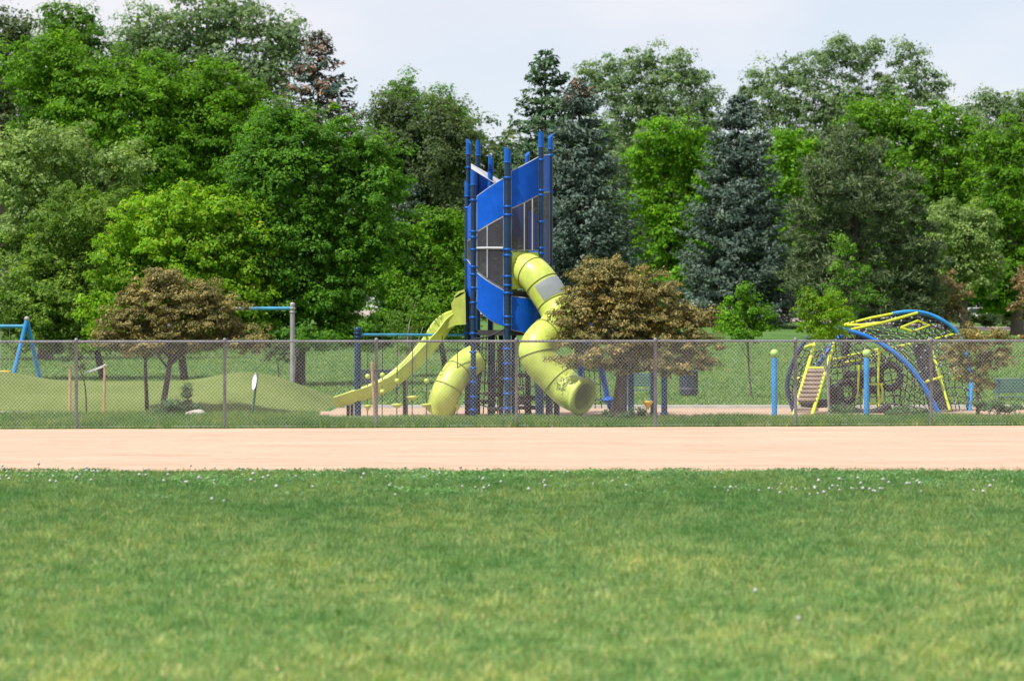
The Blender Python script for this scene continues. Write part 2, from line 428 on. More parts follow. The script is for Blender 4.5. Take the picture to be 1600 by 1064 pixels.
# ------------------------------------------------------------------ grass
def grassmat(name, stops, dry=False):
    m, nt, b = newmat(name)
    g = nt.nodes.new('ShaderNodeNewGeometry')
    r = ramp(nt, stops); nt.links.new(g.outputs['Random Per Island'], r.inputs[0])
    n1 = noise(nt, .55, 5, stretch=(1, .38, 0)); r1 = ramp(nt, [(.36, (.74, .90, .82)), (.5, (1, 1, 1)), (.64, (1.32, 1.14, 1.08))])
    nt.links.new(n1.outputs['Fac'], r1.inputs[0])
    n2 = noise(nt, 3.0, 5, stretch=(1, .45, 0)); r2 = ramp(nt, [(.34, (.72, .82, .76)), (.52, (1.05, 1.02, 1.02)), (.70, (1.42, 1.24, 1.18))])
    nt.links.new(n2.outputs['Fac'], r2.inputs[0])
    c = mixc(nt, 1, r.outputs[0], r1.outputs[0], 'MULTIPLY'); c = mixc(nt, 1, c, r2.outputs[0], 'MULTIPLY')
    if dry:      # thinner, drier turf on the near side of the field
        sp = nt.nodes.new('ShaderNodeSeparateXYZ'); nt.links.new(g.outputs['Position'], sp.inputs[0])
        mr = nt.nodes.new('ShaderNodeMapRange'); mr.inputs[1].default_value = 34; mr.inputs[2].default_value = 18; mr.inputs[3].default_value = 0; mr.inputs[4].default_value = 1
        nt.links.new(sp.outputs['Y'], mr.inputs[0])
        c = mixc(nt, mr.outputs[0], c, mixc(nt, 1, c, (1.85, 1.5, 1.6), 'MULTIPLY'))
    nt.links.new(c, b.inputs['Base Color']); b.inputs['Roughness'].default_value = .6; b.inputs['Specular IOR Level'].default_value = .25
    t = nt.nodes.new('ShaderNodeBsdfTranslucent'); tcol = mixc(nt, 1, c, (1.1, 1.2, .7), 'MULTIPLY'); nt.links.new(tcol, t.inputs['Color'])
    mx = nt.nodes.new('ShaderNodeMixShader'); mx.inputs[0].default_value = .35
    nt.links.new(b.outputs[0], mx.inputs[1]); nt.links.new(t.outputs[0], mx.inputs[2])
    nt.links.new(mx.outputs[0], nt.nodes['Material Output'].inputs['Surface']); return m
GS = [(0, (.076, .180, .052)), (.5, (.135, .265, .084)), (.86, (.235, .345, .13)), (.97, (.32, .37, .16)), (1, (.46, .42, .24))]
M['grass'] = grassmat('lawn_blades', GS, True)
M['grass2'] = grassmat('rough_blades', [(0, (.075, .165, .035)), (.6, (.12, .235, .05)), (.92, (.20, .30, .08)), (1, (.40, .36, .18))])

def blades(x, y, h, wd, rng, lean=.55, z=None):
    n = len(x); a = rng.uniform(0, 2*math.pi, n); b = rng.uniform(0, 2*math.pi, n)
    l = rng.uniform(.1, lean, n)*h
    P = np.stack([x, y, np.zeros(n) if z is None else z], -1)
    t = np.stack([np.cos(a), np.sin(a), np.zeros(n)], -1)*(wd/2)[:, None]
    tip = P+np.stack([np.cos(b)*l, np.sin(b)*l, h], -1)
    return np.stack([P-t, P+t, tip], 1)
def quads_flat(P, N, T, s, wr):
    N = N/np.linalg.norm(N, axis=-1, keepdims=True); T = T-N*np.sum(T*N, -1, keepdims=True); T = T/np.linalg.norm(T, axis=-1, keepdims=True)
    B = np.cross(N, T); a = T*s[:, None]; b = B*(s*wr)[:, None]
    return np.stack([P-a, P+b, P+a, P-b], 1)
M['clover'] = leafmat('clover_leaf', (.06, .15, .05), (.10, .22, .08), (.18, .30, .13), extra=(.5, .52, .42))
rng = np.random.default_rng(11)
def wedge(n, y0, y1, k=.215, m=2.0):
    y = np.sqrt(rng.uniform(0, 1, n)*((y1+9)**2-(y0+9)**2)+(y0+9)**2)-9
    return rng.uniform(-1, 1, n)*(k*y+m), y
tx, ty = wedge(72000, 15.5, 43.0)
nb_ = 15; k_ = np.repeat(np.arange(len(tx)), nb_); n = len(k_)
rad = rng.gamma(1.6, .035, n); an = rng.uniform(0, 2*math.pi, n)
x = tx[k_]+rad*np.cos(an); y = ty[k_]+rad*np.sin(an)
edge = 42.75+.012*x+.10*np.sin(x*1.3+1)+.07*np.sin(x*3.1+2)+.04*np.sin(x*7.7+1)
keep = y < edge+np.where(rng.uniform(0, 1, len(tx)) < .06, .55, .02)[k_]
th = np.clip(rng.lognormal(0, .38, len(tx)), .45, 2.4)
h = .044*th[k_]*rng.uniform(.6, 1.25, n)*np.clip(1.15-rad*2.5, .5, 1.2)
wv = rng.normal(0, .5, len(tx)); wd2 = rng.normal(0, .5, len(tx))
lx = (np.cos(an)*rad*7+wv[k_]*.7+rng.normal(0, .25, n))*h; ly = (np.sin(an)*rad*7+wd2[k_]*.7+rng.normal(0, .25, n))*h
b_ = rng.uniform(0, 2*math.pi, n); wdt = rng.uniform(.006, .012, n)/2
P0 = np.stack([x, y, np.zeros(n)], -1); tv = np.stack([np.cos(b_), np.sin(b_), np.zeros(n)], -1)*wdt[:, None]
T = np.stack([P0-tv, P0+tv, P0+np.stack([lx, ly, h], -1)], 1)[keep]
np_mesh('grass', T, 3, M['grass'])
bpy.data.objects['grass']['kind'] = 'stuff'
n = 150000
x = rng.uniform(-17.5, 17.5, n); y = 60.0+.09*x+rng.uniform(-.16, 4.7, n)
left = x < -4.7; y = np.where(left, 60+.09*x+rng.uniform(-.16, 8.4, n), y)
cl = .5+.5*np.sin(x*1.9+np.sin(y*2)*2)*np.sin(y*1.6+x*.7)
T = blades(x, y, rng.uniform(.07, .17, n)*(.7+.6*cl), rng.uniform(.012, .022, n), rng, .8)
np_mesh('rough_grass', T, 3, M['grass2']); bpy.data.objects['rough_grass']['kind'] = 'stuff'
n = 9000
cx_ = rng.uniform(-9.5, 9.5, 140); cy_ = 43-rng.gamma(1.5, 1.6, 140)
k_ = rng.integers(0, 140, n); x = cx_[k_]+rng.normal(0, .22, n); y = np.minimum(cy_[k_]+rng.normal(0, .30, n), 42.6+.012*x)
P0 = np.stack([x, y, rng.uniform(.035, .075, n)], -1)
V = quads_flat(P0, rng.normal(size=(n, 3))*.5+np.array([-.2, -.4, .8]), rng.normal(size=(n, 3)), rng.uniform(.012, .026, n), .75)
np_mesh('clover', V, 4, M['clover']); bpy.data.objects['clover']['kind'] = 'stuff'
# far lawn: short tufts
n = 120000
y = np.sqrt(rng.uniform(0, 1, n)*(150**2-73**2)+73**2); x = rng.uniform(-.215, .215, n)*y
ok = ~((x < RXm[-1]) & (y < 82)); x, y = x[ok], y[ok]; n = len(x)
T = blades(x, y, rng.uniform(.05, .10, n), rng.uniform(.03, .06, n), rng, 1.2, gz(x, y))
np_mesh('meadow_grass', T, 3, M['grass2']); bpy.data.objects['meadow_grass']['kind'] = 'stuff'

# dandelion seed heads
rd = random.Random(5)
spots = []
for i in range(52): spots.append((rd.uniform(0, 420), rd.triangular(738, 770, 742)))
for i in range(26): spots.append((rd.uniform(400, 980), rd.triangular(740, 790, 746)))
for i in range(40): spots.append((rd.triangular(1080, 1600, 1300), rd.gauss(774, 5)))
for p in ((334, 794), (349, 793), (722, 770), (753, 760), (758, 773), (1340, 759), (1548, 776), (1270, 772), (718, 742), (1176, 938), (1250, 990)): spots.append(p)
hm = []
for v in range(3):
    b = MB(); b.tube([(0, 0, 0), (.006, 0, .05), (.0, .004, .09+.02*v)], .003, 5, smooth=True); b.ball((0, .004, .108+.02*v), .021, 9, 6, jit=.12, rng=rd)
    me = bpy.data.meshes.new('dandelion'); me.from_pydata(b.v, [], b.f); me.polygons.foreach_set('use_smooth', b.sm)
    me.materials.append(M['seedhead']); me.materials.append(M['stalk'])
    me.polygons.foreach_set('material_index', [1 if i < 10 else 0 for i in range(len(b.f))]); me.update(); hm.append(me)
for px, py in spots:
    d = min(GD(py), 42.5)
    o = bpy.data.objects.new('dandelion', rd.choice(hm)); COL.objects.link(o)
    o.location = (X(px, d), d, 0); s = rd.uniform(.6, 1.15); o.scale = (s, s, s); o.rotation_euler = (rd.uniform(-.2, .2), rd.uniform(-.2, .2), rd.uniform(0, 6))
    tag(o, 'white dandelion seed head standing in the near lawn short of the dirt', 'dandelion', 'dandelion seed heads scattered along the near lawn')

# ------------------------------------------------------------------ trees
def unit(v): return v/np.maximum(np.linalg.norm(v, axis=-1, keepdims=True), 1e-9)
def rdir(rng, n): return unit(rng.normal(size=(n, 3)))
def quads(P, N, T, s, wr):
    N = unit(N); T = unit(T-N*np.sum(T*N, -1, keepdims=True)); B = np.cross(N, T)
    a = T*s[:, None]; b = B*(s*wr)[:, None]
    c = N*(s*.18)[:, None]
    return np.stack([P-a-c*.5, P+b+c*.6-a*.1, P+a-c*.5, P-b+c*.6-a*.1], 1)
def crown_leaves(rng, lobes, rc, leaf, nl, dens, mode='leaf', shell=.45, flat=.7, wr=.6, core=1.0):
    out = []
    if mode == 'leaf': leaf, nl, dens, rc, flat = leaf*.47, int(nl*2.1), dens*1.4, rc*.82, max(flat, .5)*1.35
    else: nl, dens, leaf = int(nl*1.5), dens*1.3, leaf*.8
    for (c, r) in lobes:
        ra = (r[0]*r[1]*r[2])**(1/3)
        if core:
            cl = leaf*2.3 if mode == 'leaf' else leaf*.55
            m = int(core*3.0*(ra/cl)**2*(1 if mode == 'leaf' else .5)); u = rdir(rng, m)
            P = c+u*r*(rng.uniform(.25, .78, m)[:, None]); out.append(quads(P, u+rng.normal(size=(m, 3))*.6, rdir(rng, m), cl*rng.uniform(.6, 1.2, m), .7))
        n = max(3, int(dens*2.6*(ra/rc)**2))
        u = rdir(rng, n)
        rad = rng.uniform(shell, 1, n)**.6
        bumpy = 1+.16*np.sin(u[:, 0]*7+c[0])*np.sin(u[:, 2]*6+c[2]*1.3)+.11*rng.normal(size=n)
        C = c+u*r*(rad*bumpy)[:, None]
        rcs = rc*np.clip(rng.lognormal(0, .42, n), .4, 2.0)
        k = np.repeat(np.arange(n), nl); m = len(k)
        v = rdir(rng, m); v[:, 2] = np.where(v[:, 2] < -.2, -v[:, 2]*.6, v[:, 2])
        rr = rng.uniform(.25, 1, m)**.5
        off = v*rr[:, None]*rcs[k][:, None]*np.array([1, 1, flat])
        P = C[k]+off
        if mode == 'leaf':
            N = v*.9+u[k]*.4+np.array([-.12, -.12, .35])+rng.normal(size=(m, 3))*.42
            T = rdir(rng, m)+np.array([0, 0, -.3])
            s = leaf*np.clip(rng.lognormal(0, .35, m), .4, 1.9)
            out.append(quads(P, N, T, s, wr))
        else:
            T = v+u[k]*.3+np.array([0, 0, .25]); N = rdir(rng, m)+np.array([0, 0, .3])
            s = leaf*rng.uniform(.6, 1.3, m)
            out.append(quads(P, N, T, s, wr))
    return np.concatenate(out)

NT = [0]
def trunk_mb(b, base, tops, r, rng, knee=.5, n=9):
    """trunk from base to the first top, limbs forking off to the others"""
    base = Vector(base); t0 = Vector(tops[0]); L = (t0-base).length
    j = lambda s: Vector(rng.uniform(-s, s, 3))
    P = catmull([base+Vector((0, 0, -.15)), base.lerp(t0, .3)+j(.02*L), base.lerp(t0, .65)+j(.03*L), t0], 5)
    m = len(P); R = [r*(1.25 if i == 0 else 1)*(1-.75*i/(m-1)) for i in range(m)]
    b.tube(P[:-3], R[:-3], n)
    for tp in tops[1:]:
        f = rng.uniform(knee*.7, knee*1.1); a = base.lerp(t0, f); tp = Vector(tp)
        mid = a.lerp(tp, .5)+j(.05*L)+Vector((0, 0, .05*L))
        Q = catmull([a, mid, tp], 5); q = len(Q); rb = r*(1-.7*f)*.48
        b.tube(Q, [rb*(1-.8*i/(q-1)) for i in range(q)], 6)

def px_lobes(lobes, d, rng, depth=.85, djit=.25):
    out = []
    for L in lobes:
        cx, cy, rx, ry = L[:4]; s = d/F
        dd = d+(L[4] if len(L) > 4 else rng.uniform(-djit, djit)*rx*s)
        c = np.array(W(cx, cy, d)); c[1] = dd
        out.append((c, np.array([rx*s, max(rx, ry)*s*depth, ry*s])))
    return out

def broadleaf(name, label, d, base, lobes, leaf_mat, rc=.8, leaf=.16, nl=60, dens=1.0, r=.25, group=None, seed=0, barkm='bark',
              mode='leaf', shell=.45, flat=.7, wr=.6, limbs=3, cat='tree', depth=.85, second=None, core=1.0):
    rng = np.random.default_rng(100+seed)
    bx = X(base[0], d); bz = gzf(bx, d) if base[1] is None else W(base[0], base[1], d).z
    root = thing(name, label, cat, (bx, d, bz), group)
    Ls = px_lobes(lobes, d, rng, depth)
    V = crown_leaves(rng, Ls, rc, leaf, nl, dens, mode, shell, flat, wr, core if shell > .22 else core*.25)
    ok = V[:, :, 2].min(1) > bz+.05; V = V[ok]
    NT[0] += len(V)
    np_mesh('crown', V, 4, LEAF[leaf_mat], root)
    if second:      # a few branches of another colour (cones, dry leaves)
        m2, frac, top = second
        V2 = crown_leaves(rng, Ls, rc, leaf, nl, dens*frac, mode, shell+.2, flat, wr, 0)
        np_mesh('dry_foliage', V2, 4, LEAF[m2], root)
    cs = sorted([l for l in Ls], key=lambda l: -l[0][2])
    mean = np.mean([l[0] for l in Ls], 0); top = (mean[0], mean[1], max(l[0][2] for l in Ls))
    if 'leaning trunk' in label: top = (top[0]+.15, top[1], top[2])
    tops = [top]+[tuple(l[0]) for l in cs[:limbs+1]]
    b = MB(); trunk_mb(b, (bx, d, bz), tops, r, rng, knee=.45); b.build('trunk', M[barkm], root)
    return root

def conifer(name, label, d, apex, base_y, hw, leaf_mat, n_whorl=46, nb=9, tw=24, cone=.0, seed=0, ragged=.25, low=0.0, leaf=.2, prof=.8, trunk_r=.22, group=None, droop=.22):
    rng = np.random.default_rng(500+seed)
    top = np.array(W(apex[0], apex[1], d)); bx = top[0]; bz = gzf(bx, d)
    root = thing(name, label, 'tree', (bx, d, bz), group)
    z0 = W(0, base_y, d).z; R = hw*d/F; Ht = top[2]-z0
    out, cones = [], []
    for i in range(n_whorl):
        t = (i+rng.uniform(-.3, .3))/n_whorl; t = min(max(t, 0), .985)     # 0 bottom, 1 top
        Lr = R*((1-t)**prof*.97+.03)*(1 if t > .12 else .8+.2*t/.12)
        for j in range(nb):
            a = rng.uniform(0, 2*math.pi); L = Lr*rng.uniform(1-ragged*1.6, 1+ragged)
            if L < .12: L = .12
            h = np.array([math.cos(a), math.sin(a), 0]); side = np.array([-h[1], h[0], 0])
            n = max(8, int(2.1*tw*(L/R)**.8))
            s = rng.uniform(.12, 1, n)**.7
            zz = -droop*L*np.sin(s*2.2)+.16*L*s*s + (.35*L*s if t > .85 else 0)
            c = np.array([bx, d, z0+t*Ht])+h*(s*L)[:, None]+np.array([0, 0, 1.])*zz[:, None]
            wdt = .28*L*(1-s*.75)+.1
            lat = rng.uniform(-1, 1, n)*wdt
            P = c+side*lat[:, None]+np.array([0, 0, 1])*(rng.uniform(-.16, .05, n))[:, None]
            T = h*.8+side*np.sign(lat)[:, None]*rng.uniform(.2, 1, n)[:, None]+np.stack([np.zeros(n), np.zeros(n), rng.uniform(-.5, .35, n)], -1)
            N = np.array([-.1, -.25, .75])+rng.normal(size=(n, 3))*.6+h*.6
            sz = .62*leaf*rng.uniform(.6, 1.35, n)*(.75+.25*min(1, L/1.2))
            q = quads(P, N, T, sz, .42)
            if cone and t > 1-cone and rng.uniform() < .55*(t-(1-cone))/cone+.25:
                kk = rng.uniform(0, 1, n) < .6; cones.append(q[kk]); q = q[~kk]
            out.append(q)
    V = np.concatenate(out); NT[0] += len(V)
    np_mesh('crown', V, 4, LEAF[leaf_mat], root)
    if cones: tag(np_mesh('cones', np.concatenate(cones), 4, LEAF['cone'], root), kind='stuff')
    b = MB(); b.tube([(bx, d, bz-.2), (bx, d, bz+(top[2]-bz)*.5), (bx, d, top[2]-.1)], [trunk_r, trunk_r*.6, .02], 9); b.build('trunk', M['barkdark'], root)
    return root

BL = broadleaf
# far rows: cottonwoods
BL('cottonwood_tree', 'tall grey green cottonwood at the top left corner, left of the big one', 215, (105, None),
   [(110, 60, 55, 60), (85, 35, 25, 40), (130, 50, 35, 40), (60, 110, 60, 60), (150, 120, 60, 70), (110, 200, 110, 120)], 'mid', rc=1.0, leaf=.22, nl=40, dens=1.1, r=.5, seed=1, shell=.3)
BL('cottonwood_tree', 'tallest grey cottonwood, its top cut off by the frame above the bright crown', 222, (320, None),
   [(240, 70, 70, 75), (205, 90, 40, 60), (310, 45, 70, 70), (370, 30, 60, 55), (430, 60, 45, 52), (425, 120, 50, 60), (455, 75, 22, 35), (350, 120, 100, 80), (250, 150, 90, 90), (330, 210, 150, 120)], 'cotton', rc=1.1, leaf=.24, nl=42, dens=1.0, r=.6, seed=2, shell=.25)
BL('cottonwood_tree', 'airy grey green cottonwood behind the dark spruce and the tower top', 228, (1010, None),
   [(950, 125, 45, 40), (985, 150, 60, 55), (1000, 100, 25, 26), (1035, 105, 45, 36), (1075, 125, 35, 32), (1105, 150, 24, 30), (920, 130, 22, 30), (1050, 160, 70, 55), (1100, 195, 30, 40), (1010, 220, 110, 70), (1000, 300, 110, 90)], 'cotton', rc=.85, leaf=.21, nl=36, dens=1.15, r=.26, seed=3, shell=.2, barkm='barkgrey')
BL('cottonwood_tree', 'broad ragged cottonwood rising highest on the right, sky showing through its edge', 232, (1330, None),
   [(1200, 130, 36, 36), (1250, 115, 36, 30), (1215, 165, 60, 45), (1165, 150, 18, 20), (1315, 80, 36, 26), (1295, 95, 30, 24), (1345, 100, 38, 36), (1368, 78, 16, 24), (1415, 90, 28, 26), (1440, 115, 26, 30), (1400, 130, 45, 40), (1470, 135, 18, 14), (1448, 150, 34, 24), (1300, 150, 70, 55), (1380, 180, 85, 50), (1260, 210, 90, 60), (1320, 280, 130, 90)], 'cotton', rc=.85, leaf=.21, nl=36, dens=1.15, r=.28, seed=4, shell=.2, barkm='barkgrey')
BL('cottonwood_tree', 'hazy green tree on the far right skyline at the frame edge', 226, (1590, None),
   [(1540, 165, 24, 26), (1570, 160, 24, 24), (1595, 180, 36, 32), (1515, 185, 26, 24), (1550, 205, 60, 40), (1620, 200, 55, 60), (1580, 280, 90, 90), (1475, 235, 70, 50)], 'cotton', rc=.9, leaf=.22, nl=36, dens=1.0, r=.45, seed=5, shell=.25)
BL('elm_tree', 'dusky dark tree at the left edge of the photo below the skyline', 200, (10, None),
   [(15, 55, 26, 34), (-10, 70, 40, 50), (40, 50, 16, 22), (15, 130, 55, 70), (-30, 190, 70, 110), (30, 240, 60, 90)], 'olive', rc=.9, leaf=.2, nl=44, dens=1.1, r=.4, seed=6)
BL('poplar_tree', 'light green poplar top showing just above the olive trees left of the tower', 215, (640, None),
   [(632, 140, 22, 24), (615, 150, 24, 24), (660, 160, 22, 22), (690, 165, 30, 32), (720, 190, 18, 32), (650, 200, 60, 50), (700, 230, 35, 60), (730, 205, 12, 30)], 'mid', rc=.8, leaf=.2, nl=36, dens=1.0, r=.35, seed=7)
BL('juniper_tree', 'dark olive evergreen mass left of the blue tower', 165, (650, None),
   [(600, 192, 40, 44), (645, 198, 45, 46), (700, 200, 34, 46), (720, 240, 26, 60), (650, 260, 80, 70), (690, 320, 60, 70), (610, 250, 50, 70), (640, 350, 80, 60)], 'olive', rc=.7, leaf=.16, nl=50, dens=1.2, r=.35, seed=8, flat=.9)
conifer('spruce_tree', 'spruce with brown cones on its pointed top against the sky, left of centre', 152, (497, 45), 330, 118, 'spruce', n_whorl=38, nb=9, tw=30, cone=.72, seed=1, ragged=.3, leaf=.24, prof=.7)
conifer('spruce_tree', 'small blue grey spruce glimpsed between the maple and the olive evergreen', 138, (640, 275), 470, 70, 'spruce', n_whorl=26, nb=8, tw=22, seed=2, leaf=.22)
# middle rows, left
BL('honey_locust_tree', 'widest bright green crown, upper left, spreading below the cottonwoods', 150, (240, None),
   [(250, 135, 90, 50), (150, 130, 75, 45), (340, 155, 70, 55), (60, 110, 70, 60), (380, 200, 45, 60), (100, 170, 90, 60), (200, 190, 110, 70), (310, 220, 100, 80), (240, 260, 120, 70), (380, 270, 60, 60)], 'bright', rc=.75, leaf=.17, nl=62, dens=1.15, r=.45, seed=10)
BL('linden_tree', 'pale silvery green tree at the left edge, halfway up', 128, (70, None),
   [(90, 230, 65, 48), (40, 270, 70, 60), (120, 280, 50, 50), (50, 350, 80, 70), (10, 420, 60, 80), (200, 260, 42, 34), (170, 290, 45, 40), (20, 490, 70, 40)], 'pale', rc=.62, leaf=.14, nl=62, dens=1.15, r=.35, seed=11)
BL('ash_tree', 'rounded mid green tree behind the blue swing frame, lower left', 104, (163, None),
   [(130, 345, 75, 58), (85, 400, 70, 70), (165, 420, 85, 90), (60, 460, 58, 62), (110, 480, 95, 55), (200, 360, 60, 60), (30, 500, 40, 35), (90, 528, 85, 28), (160, 526, 50, 28)], 'round', rc=.42, leaf=.10, nl=66, dens=1.1, r=.15, seed=12, barkm='barkdark')
BL('maple_tree', 'glowing yellow green maple above the left brown crabapple', 97, (290, None),
   [(300, 330, 70, 48), (350, 340, 55, 48), (240, 360, 70, 55), (290, 390, 110, 70), (385, 390, 48, 60), (190, 430, 60, 60), (270, 460, 115, 60), (390, 455, 55, 60), (160, 490, 34, 40), (340, 500, 95, 40), (270, 530, 110, 28), (180, 535, 40, 20)], 'yellow', rc=.45, leaf=.11, nl=66, dens=1.1, r=.15, seed=13, barkm='barkdark')
BL('maple_tree', 'big deep green maple with a dark trunk, between the glowing maple and the tower', 98, (468, 600),
   [(420, 215, 60, 50), (480, 230, 60, 55), (540, 235, 55, 55), (590, 270, 48, 55), (450, 300, 90, 80), (550, 330, 85, 80), (390, 280, 45, 60), (500, 400, 90, 80), (585, 390, 40, 55), (440, 400, 60, 90), (500, 480, 80, 50), (530, 470, 40, 60), (430, 490, 40, 40), (480, 530, 110, 26), (565, 524, 60, 26), (410, 530, 40, 20)], 'dark', rc=.48, leaf=.115, nl=64, dens=1.1, r=.19, seed=14, barkm='barkdark')
BL('elm_tree', 'mid green tree right behind the lime open slide', 108, (700, None),
   [(660, 365, 55, 38), (700, 350, 34, 34), (620, 400, 50, 42), (690, 420, 60, 60), (610, 460, 50, 50), (665, 480, 65, 45), (715, 470, 40, 55), (640, 505, 60, 25), (600, 520, 50, 18), (690, 520, 50, 18)], 'bright', rc=.46, leaf=.11, nl=64, dens=1.1, r=.13, seed=15, barkm='barkdark')
# centre and right
conifer('spruce_tree', 'tall dark green spruce standing against the sky behind the tower', 150, (852, 74), 470, 138, 'fir', n_whorl=50, nb=12, tw=34, seed=3, ragged=.32, leaf=.24, prof=.78, droop=.30)
conifer('spruce_tree', 'blue grey spruce with brown cones near its top, right beside the tower', 116, (905, 120), 500, 124, 'spruce', n_whorl=60, nb=13, tw=32, cone=.14, seed=4, leaf=.17, ragged=.26, prof=.68)
BL('maple_tree', 'bright green maple squeezed between the two blue spruces', 196, (1050, None),
   [(1040, 215, 48, 32), (1085, 220, 34, 32), (1010, 260, 32, 42), (1060, 265, 55, 48), (1095, 285, 30, 45), (1020, 320, 42, 45), (1065, 345, 48, 48), (1030, 390, 50, 45), (1090, 400, 40, 50), (1040, 440, 60, 40), (1030, 490, 70, 35)], 'young', rc=0.803, leaf=0.209, nl=60, dens=1.0, r=0.386, seed=16, barkm='barkdark')
conifer('spruce_tree', 'large blue spruce with a broad skirt, right of the middle', 182, (1153, 148), 500, 114, 'spruce', n_whorl=62, nb=14, tw=34, seed=5, leaf=.25, trunk_r=.3, ragged=.24, prof=.62)
BL('maple_tree', 'light green maple peeping out between the blue spruce and the olive pine', 205, (1235, None),
   [(1225, 225, 32, 26), (1250, 245, 30, 34), (1230, 290, 42, 42), (1245, 350, 40, 50), (1215, 410, 45, 50)], 'young', rc=0.866, leaf=0.217, nl=56, dens=1.0, r=0.346, seed=17)
BL('pine_tree', 'rounded olive green pine behind the climbing net', 162, (1345, None),
   [(1315, 225, 38, 34), (1345, 250, 45, 42), (1290, 270, 42, 44), (1330, 310, 75, 55), (1270, 330, 40, 45), (1395, 320, 48, 55), (1290, 390, 65, 50), (1360, 390, 75, 60), (1430, 390, 50, 60), (1255, 420, 34, 30), (1300, 440, 70, 35), (1390, 460, 80, 40), (1440, 450, 40, 45), (1300, 488, 70, 26), (1400, 488, 70, 24)], 'pine', rc=.50, leaf=.24, nl=46, dens=1.0, r=.3, seed=18, mode='needle', flat=.9, wr=.16, barkm='barkdark')
BL('ash_tree', 'leafy green tree rising behind the olive pine on the right', 200, (1410, None),
   [(1370, 190, 60, 34), (1430, 200, 60, 42), (1490, 210, 45, 45), (1400, 250, 80, 55), (1480, 270, 60, 60), (1450, 330, 80, 60), (1510, 320, 40, 60), (1430, 420, 90, 70)], 'bright', rc=0.947, leaf=0.224, nl=56, dens=1.05, r=0.461, seed=19)
BL('elm_tree', 'deep green tree filling the right edge of the photo', 186, (1590, None),
   [(1560, 245, 50, 40), (1610, 230, 55, 50), (1590, 310, 65, 60), (1550, 360, 45, 50), (1610, 400, 60, 70), (1570, 440, 60, 45), (1530, 455, 40, 30), (1570, 478, 40, 16), (1545, 470, 16, 14)], 'bright', rc=0.877, leaf=0.213, nl=58, dens=1.05, r=0.465, seed=20)
BL('linden_tree', 'pale tipped round tree at right, above the blue arches', 174, (1505, None),
   [(1495, 340, 42, 30), (1520, 360, 42, 38), (1480, 385, 45, 45), (1530, 405, 42, 42), (1505, 440, 50, 35)], 'pale', rc=0.702, leaf=0.175, nl=58, dens=1.1, r=0.281, seed=21)
BL('cedar_tree', 'brownish shrubby cedar beside the olive pine above the blue arch', 165, (1478, None),
   [(1475, 440, 24, 22), (1490, 465, 26, 26), (1462, 475, 24, 24), (1480, 490, 30, 18)], 'dry', rc=.45, leaf=.14, nl=50, dens=1.0, r=.1, seed=22, mode='needle', wr=.3)
BL('cedar_tree', 'brown tinged shrub at the right frame edge beside the road', 170, (1612, None),
   [(1600, 440, 16, 22), (1605, 470, 28, 30), (1620, 455, 26, 40)], 'dry', rc=.45, leaf=.14, nl=50, dens=1.0, r=.1, seed=23, mode='needle', wr=.3)
# young planted trees
BL('young_tree', 'bright lime green young tree on a thin stem in front of the blue spruce', 83, (1175, None),
   [(1160, 458, 20, 15), (1150, 480, 26, 17), (1175, 485, 30, 20), (1140, 500, 24, 13), (1188, 500, 24, 15), (1162, 512, 34, 18), (1168, 526, 34, 12), (1140, 516, 22, 12), (1190, 517, 20, 12)], 'young', rc=.24, leaf=.07, nl=52, dens=.8, core=.3, r=.035, seed=24, shell=.2)
BL('young_tree', 'yellow green young tree growing in front of the climbing net', 66.3, (1296, None),
   [(1280, 468, 26, 20), (1300, 480, 22, 20), (1265, 490, 24, 22), (1290, 505, 34, 22), (1315, 500, 16, 18), (1255, 512, 18, 12), (1275, 522, 30, 10), (1290, 522, 34, 14), (1265, 470, 16, 12)], 'yellow', rc=.2, leaf=.055, nl=48, dens=.75, core=.3, r=.035, seed=25, shell=.2, barkm='barkgrey', limbs=4)
BL('young_tree', 'slender deep green tree before the olive pine, above the yellow green one', 92, (1322, None),
   [(1312, 375, 12, 18), (1322, 400, 20, 24), (1308, 425, 18, 22), (1340, 430, 24, 24), (1320, 455, 34, 22), (1350, 470, 24, 18), (1330, 490, 30, 18)], 'mid', rc=.26, leaf=.075, nl=46, dens=.55, core=.3, r=.06, seed=26, shell=.2)
BL('young_tree', 'thin pale leaved tree with a grey stem in front of the lime slide', 67.2, (634, None),
   [(650, 470, 22, 14), (625, 490, 20, 16), (665, 500, 24, 14), (640, 520, 30, 14), (612, 512, 18, 12), (676, 530, 22, 12), (640, 545, 30, 10)], 'mid', rc=.22, leaf=.05, nl=40, dens=.5, r=.055, seed=27, shell=.2, barkm='barkgrey', limbs=5)
BL('young_tree', 'small dark stemmed tree left of the grey steel post', 81, (439, None),
   [(430, 540, 22, 12), (445, 552, 20, 12), (420, 556, 14, 10)], 'olive', rc=.2, leaf=.06, nl=40, dens=.9, r=.025, seed=28, shell=.2)
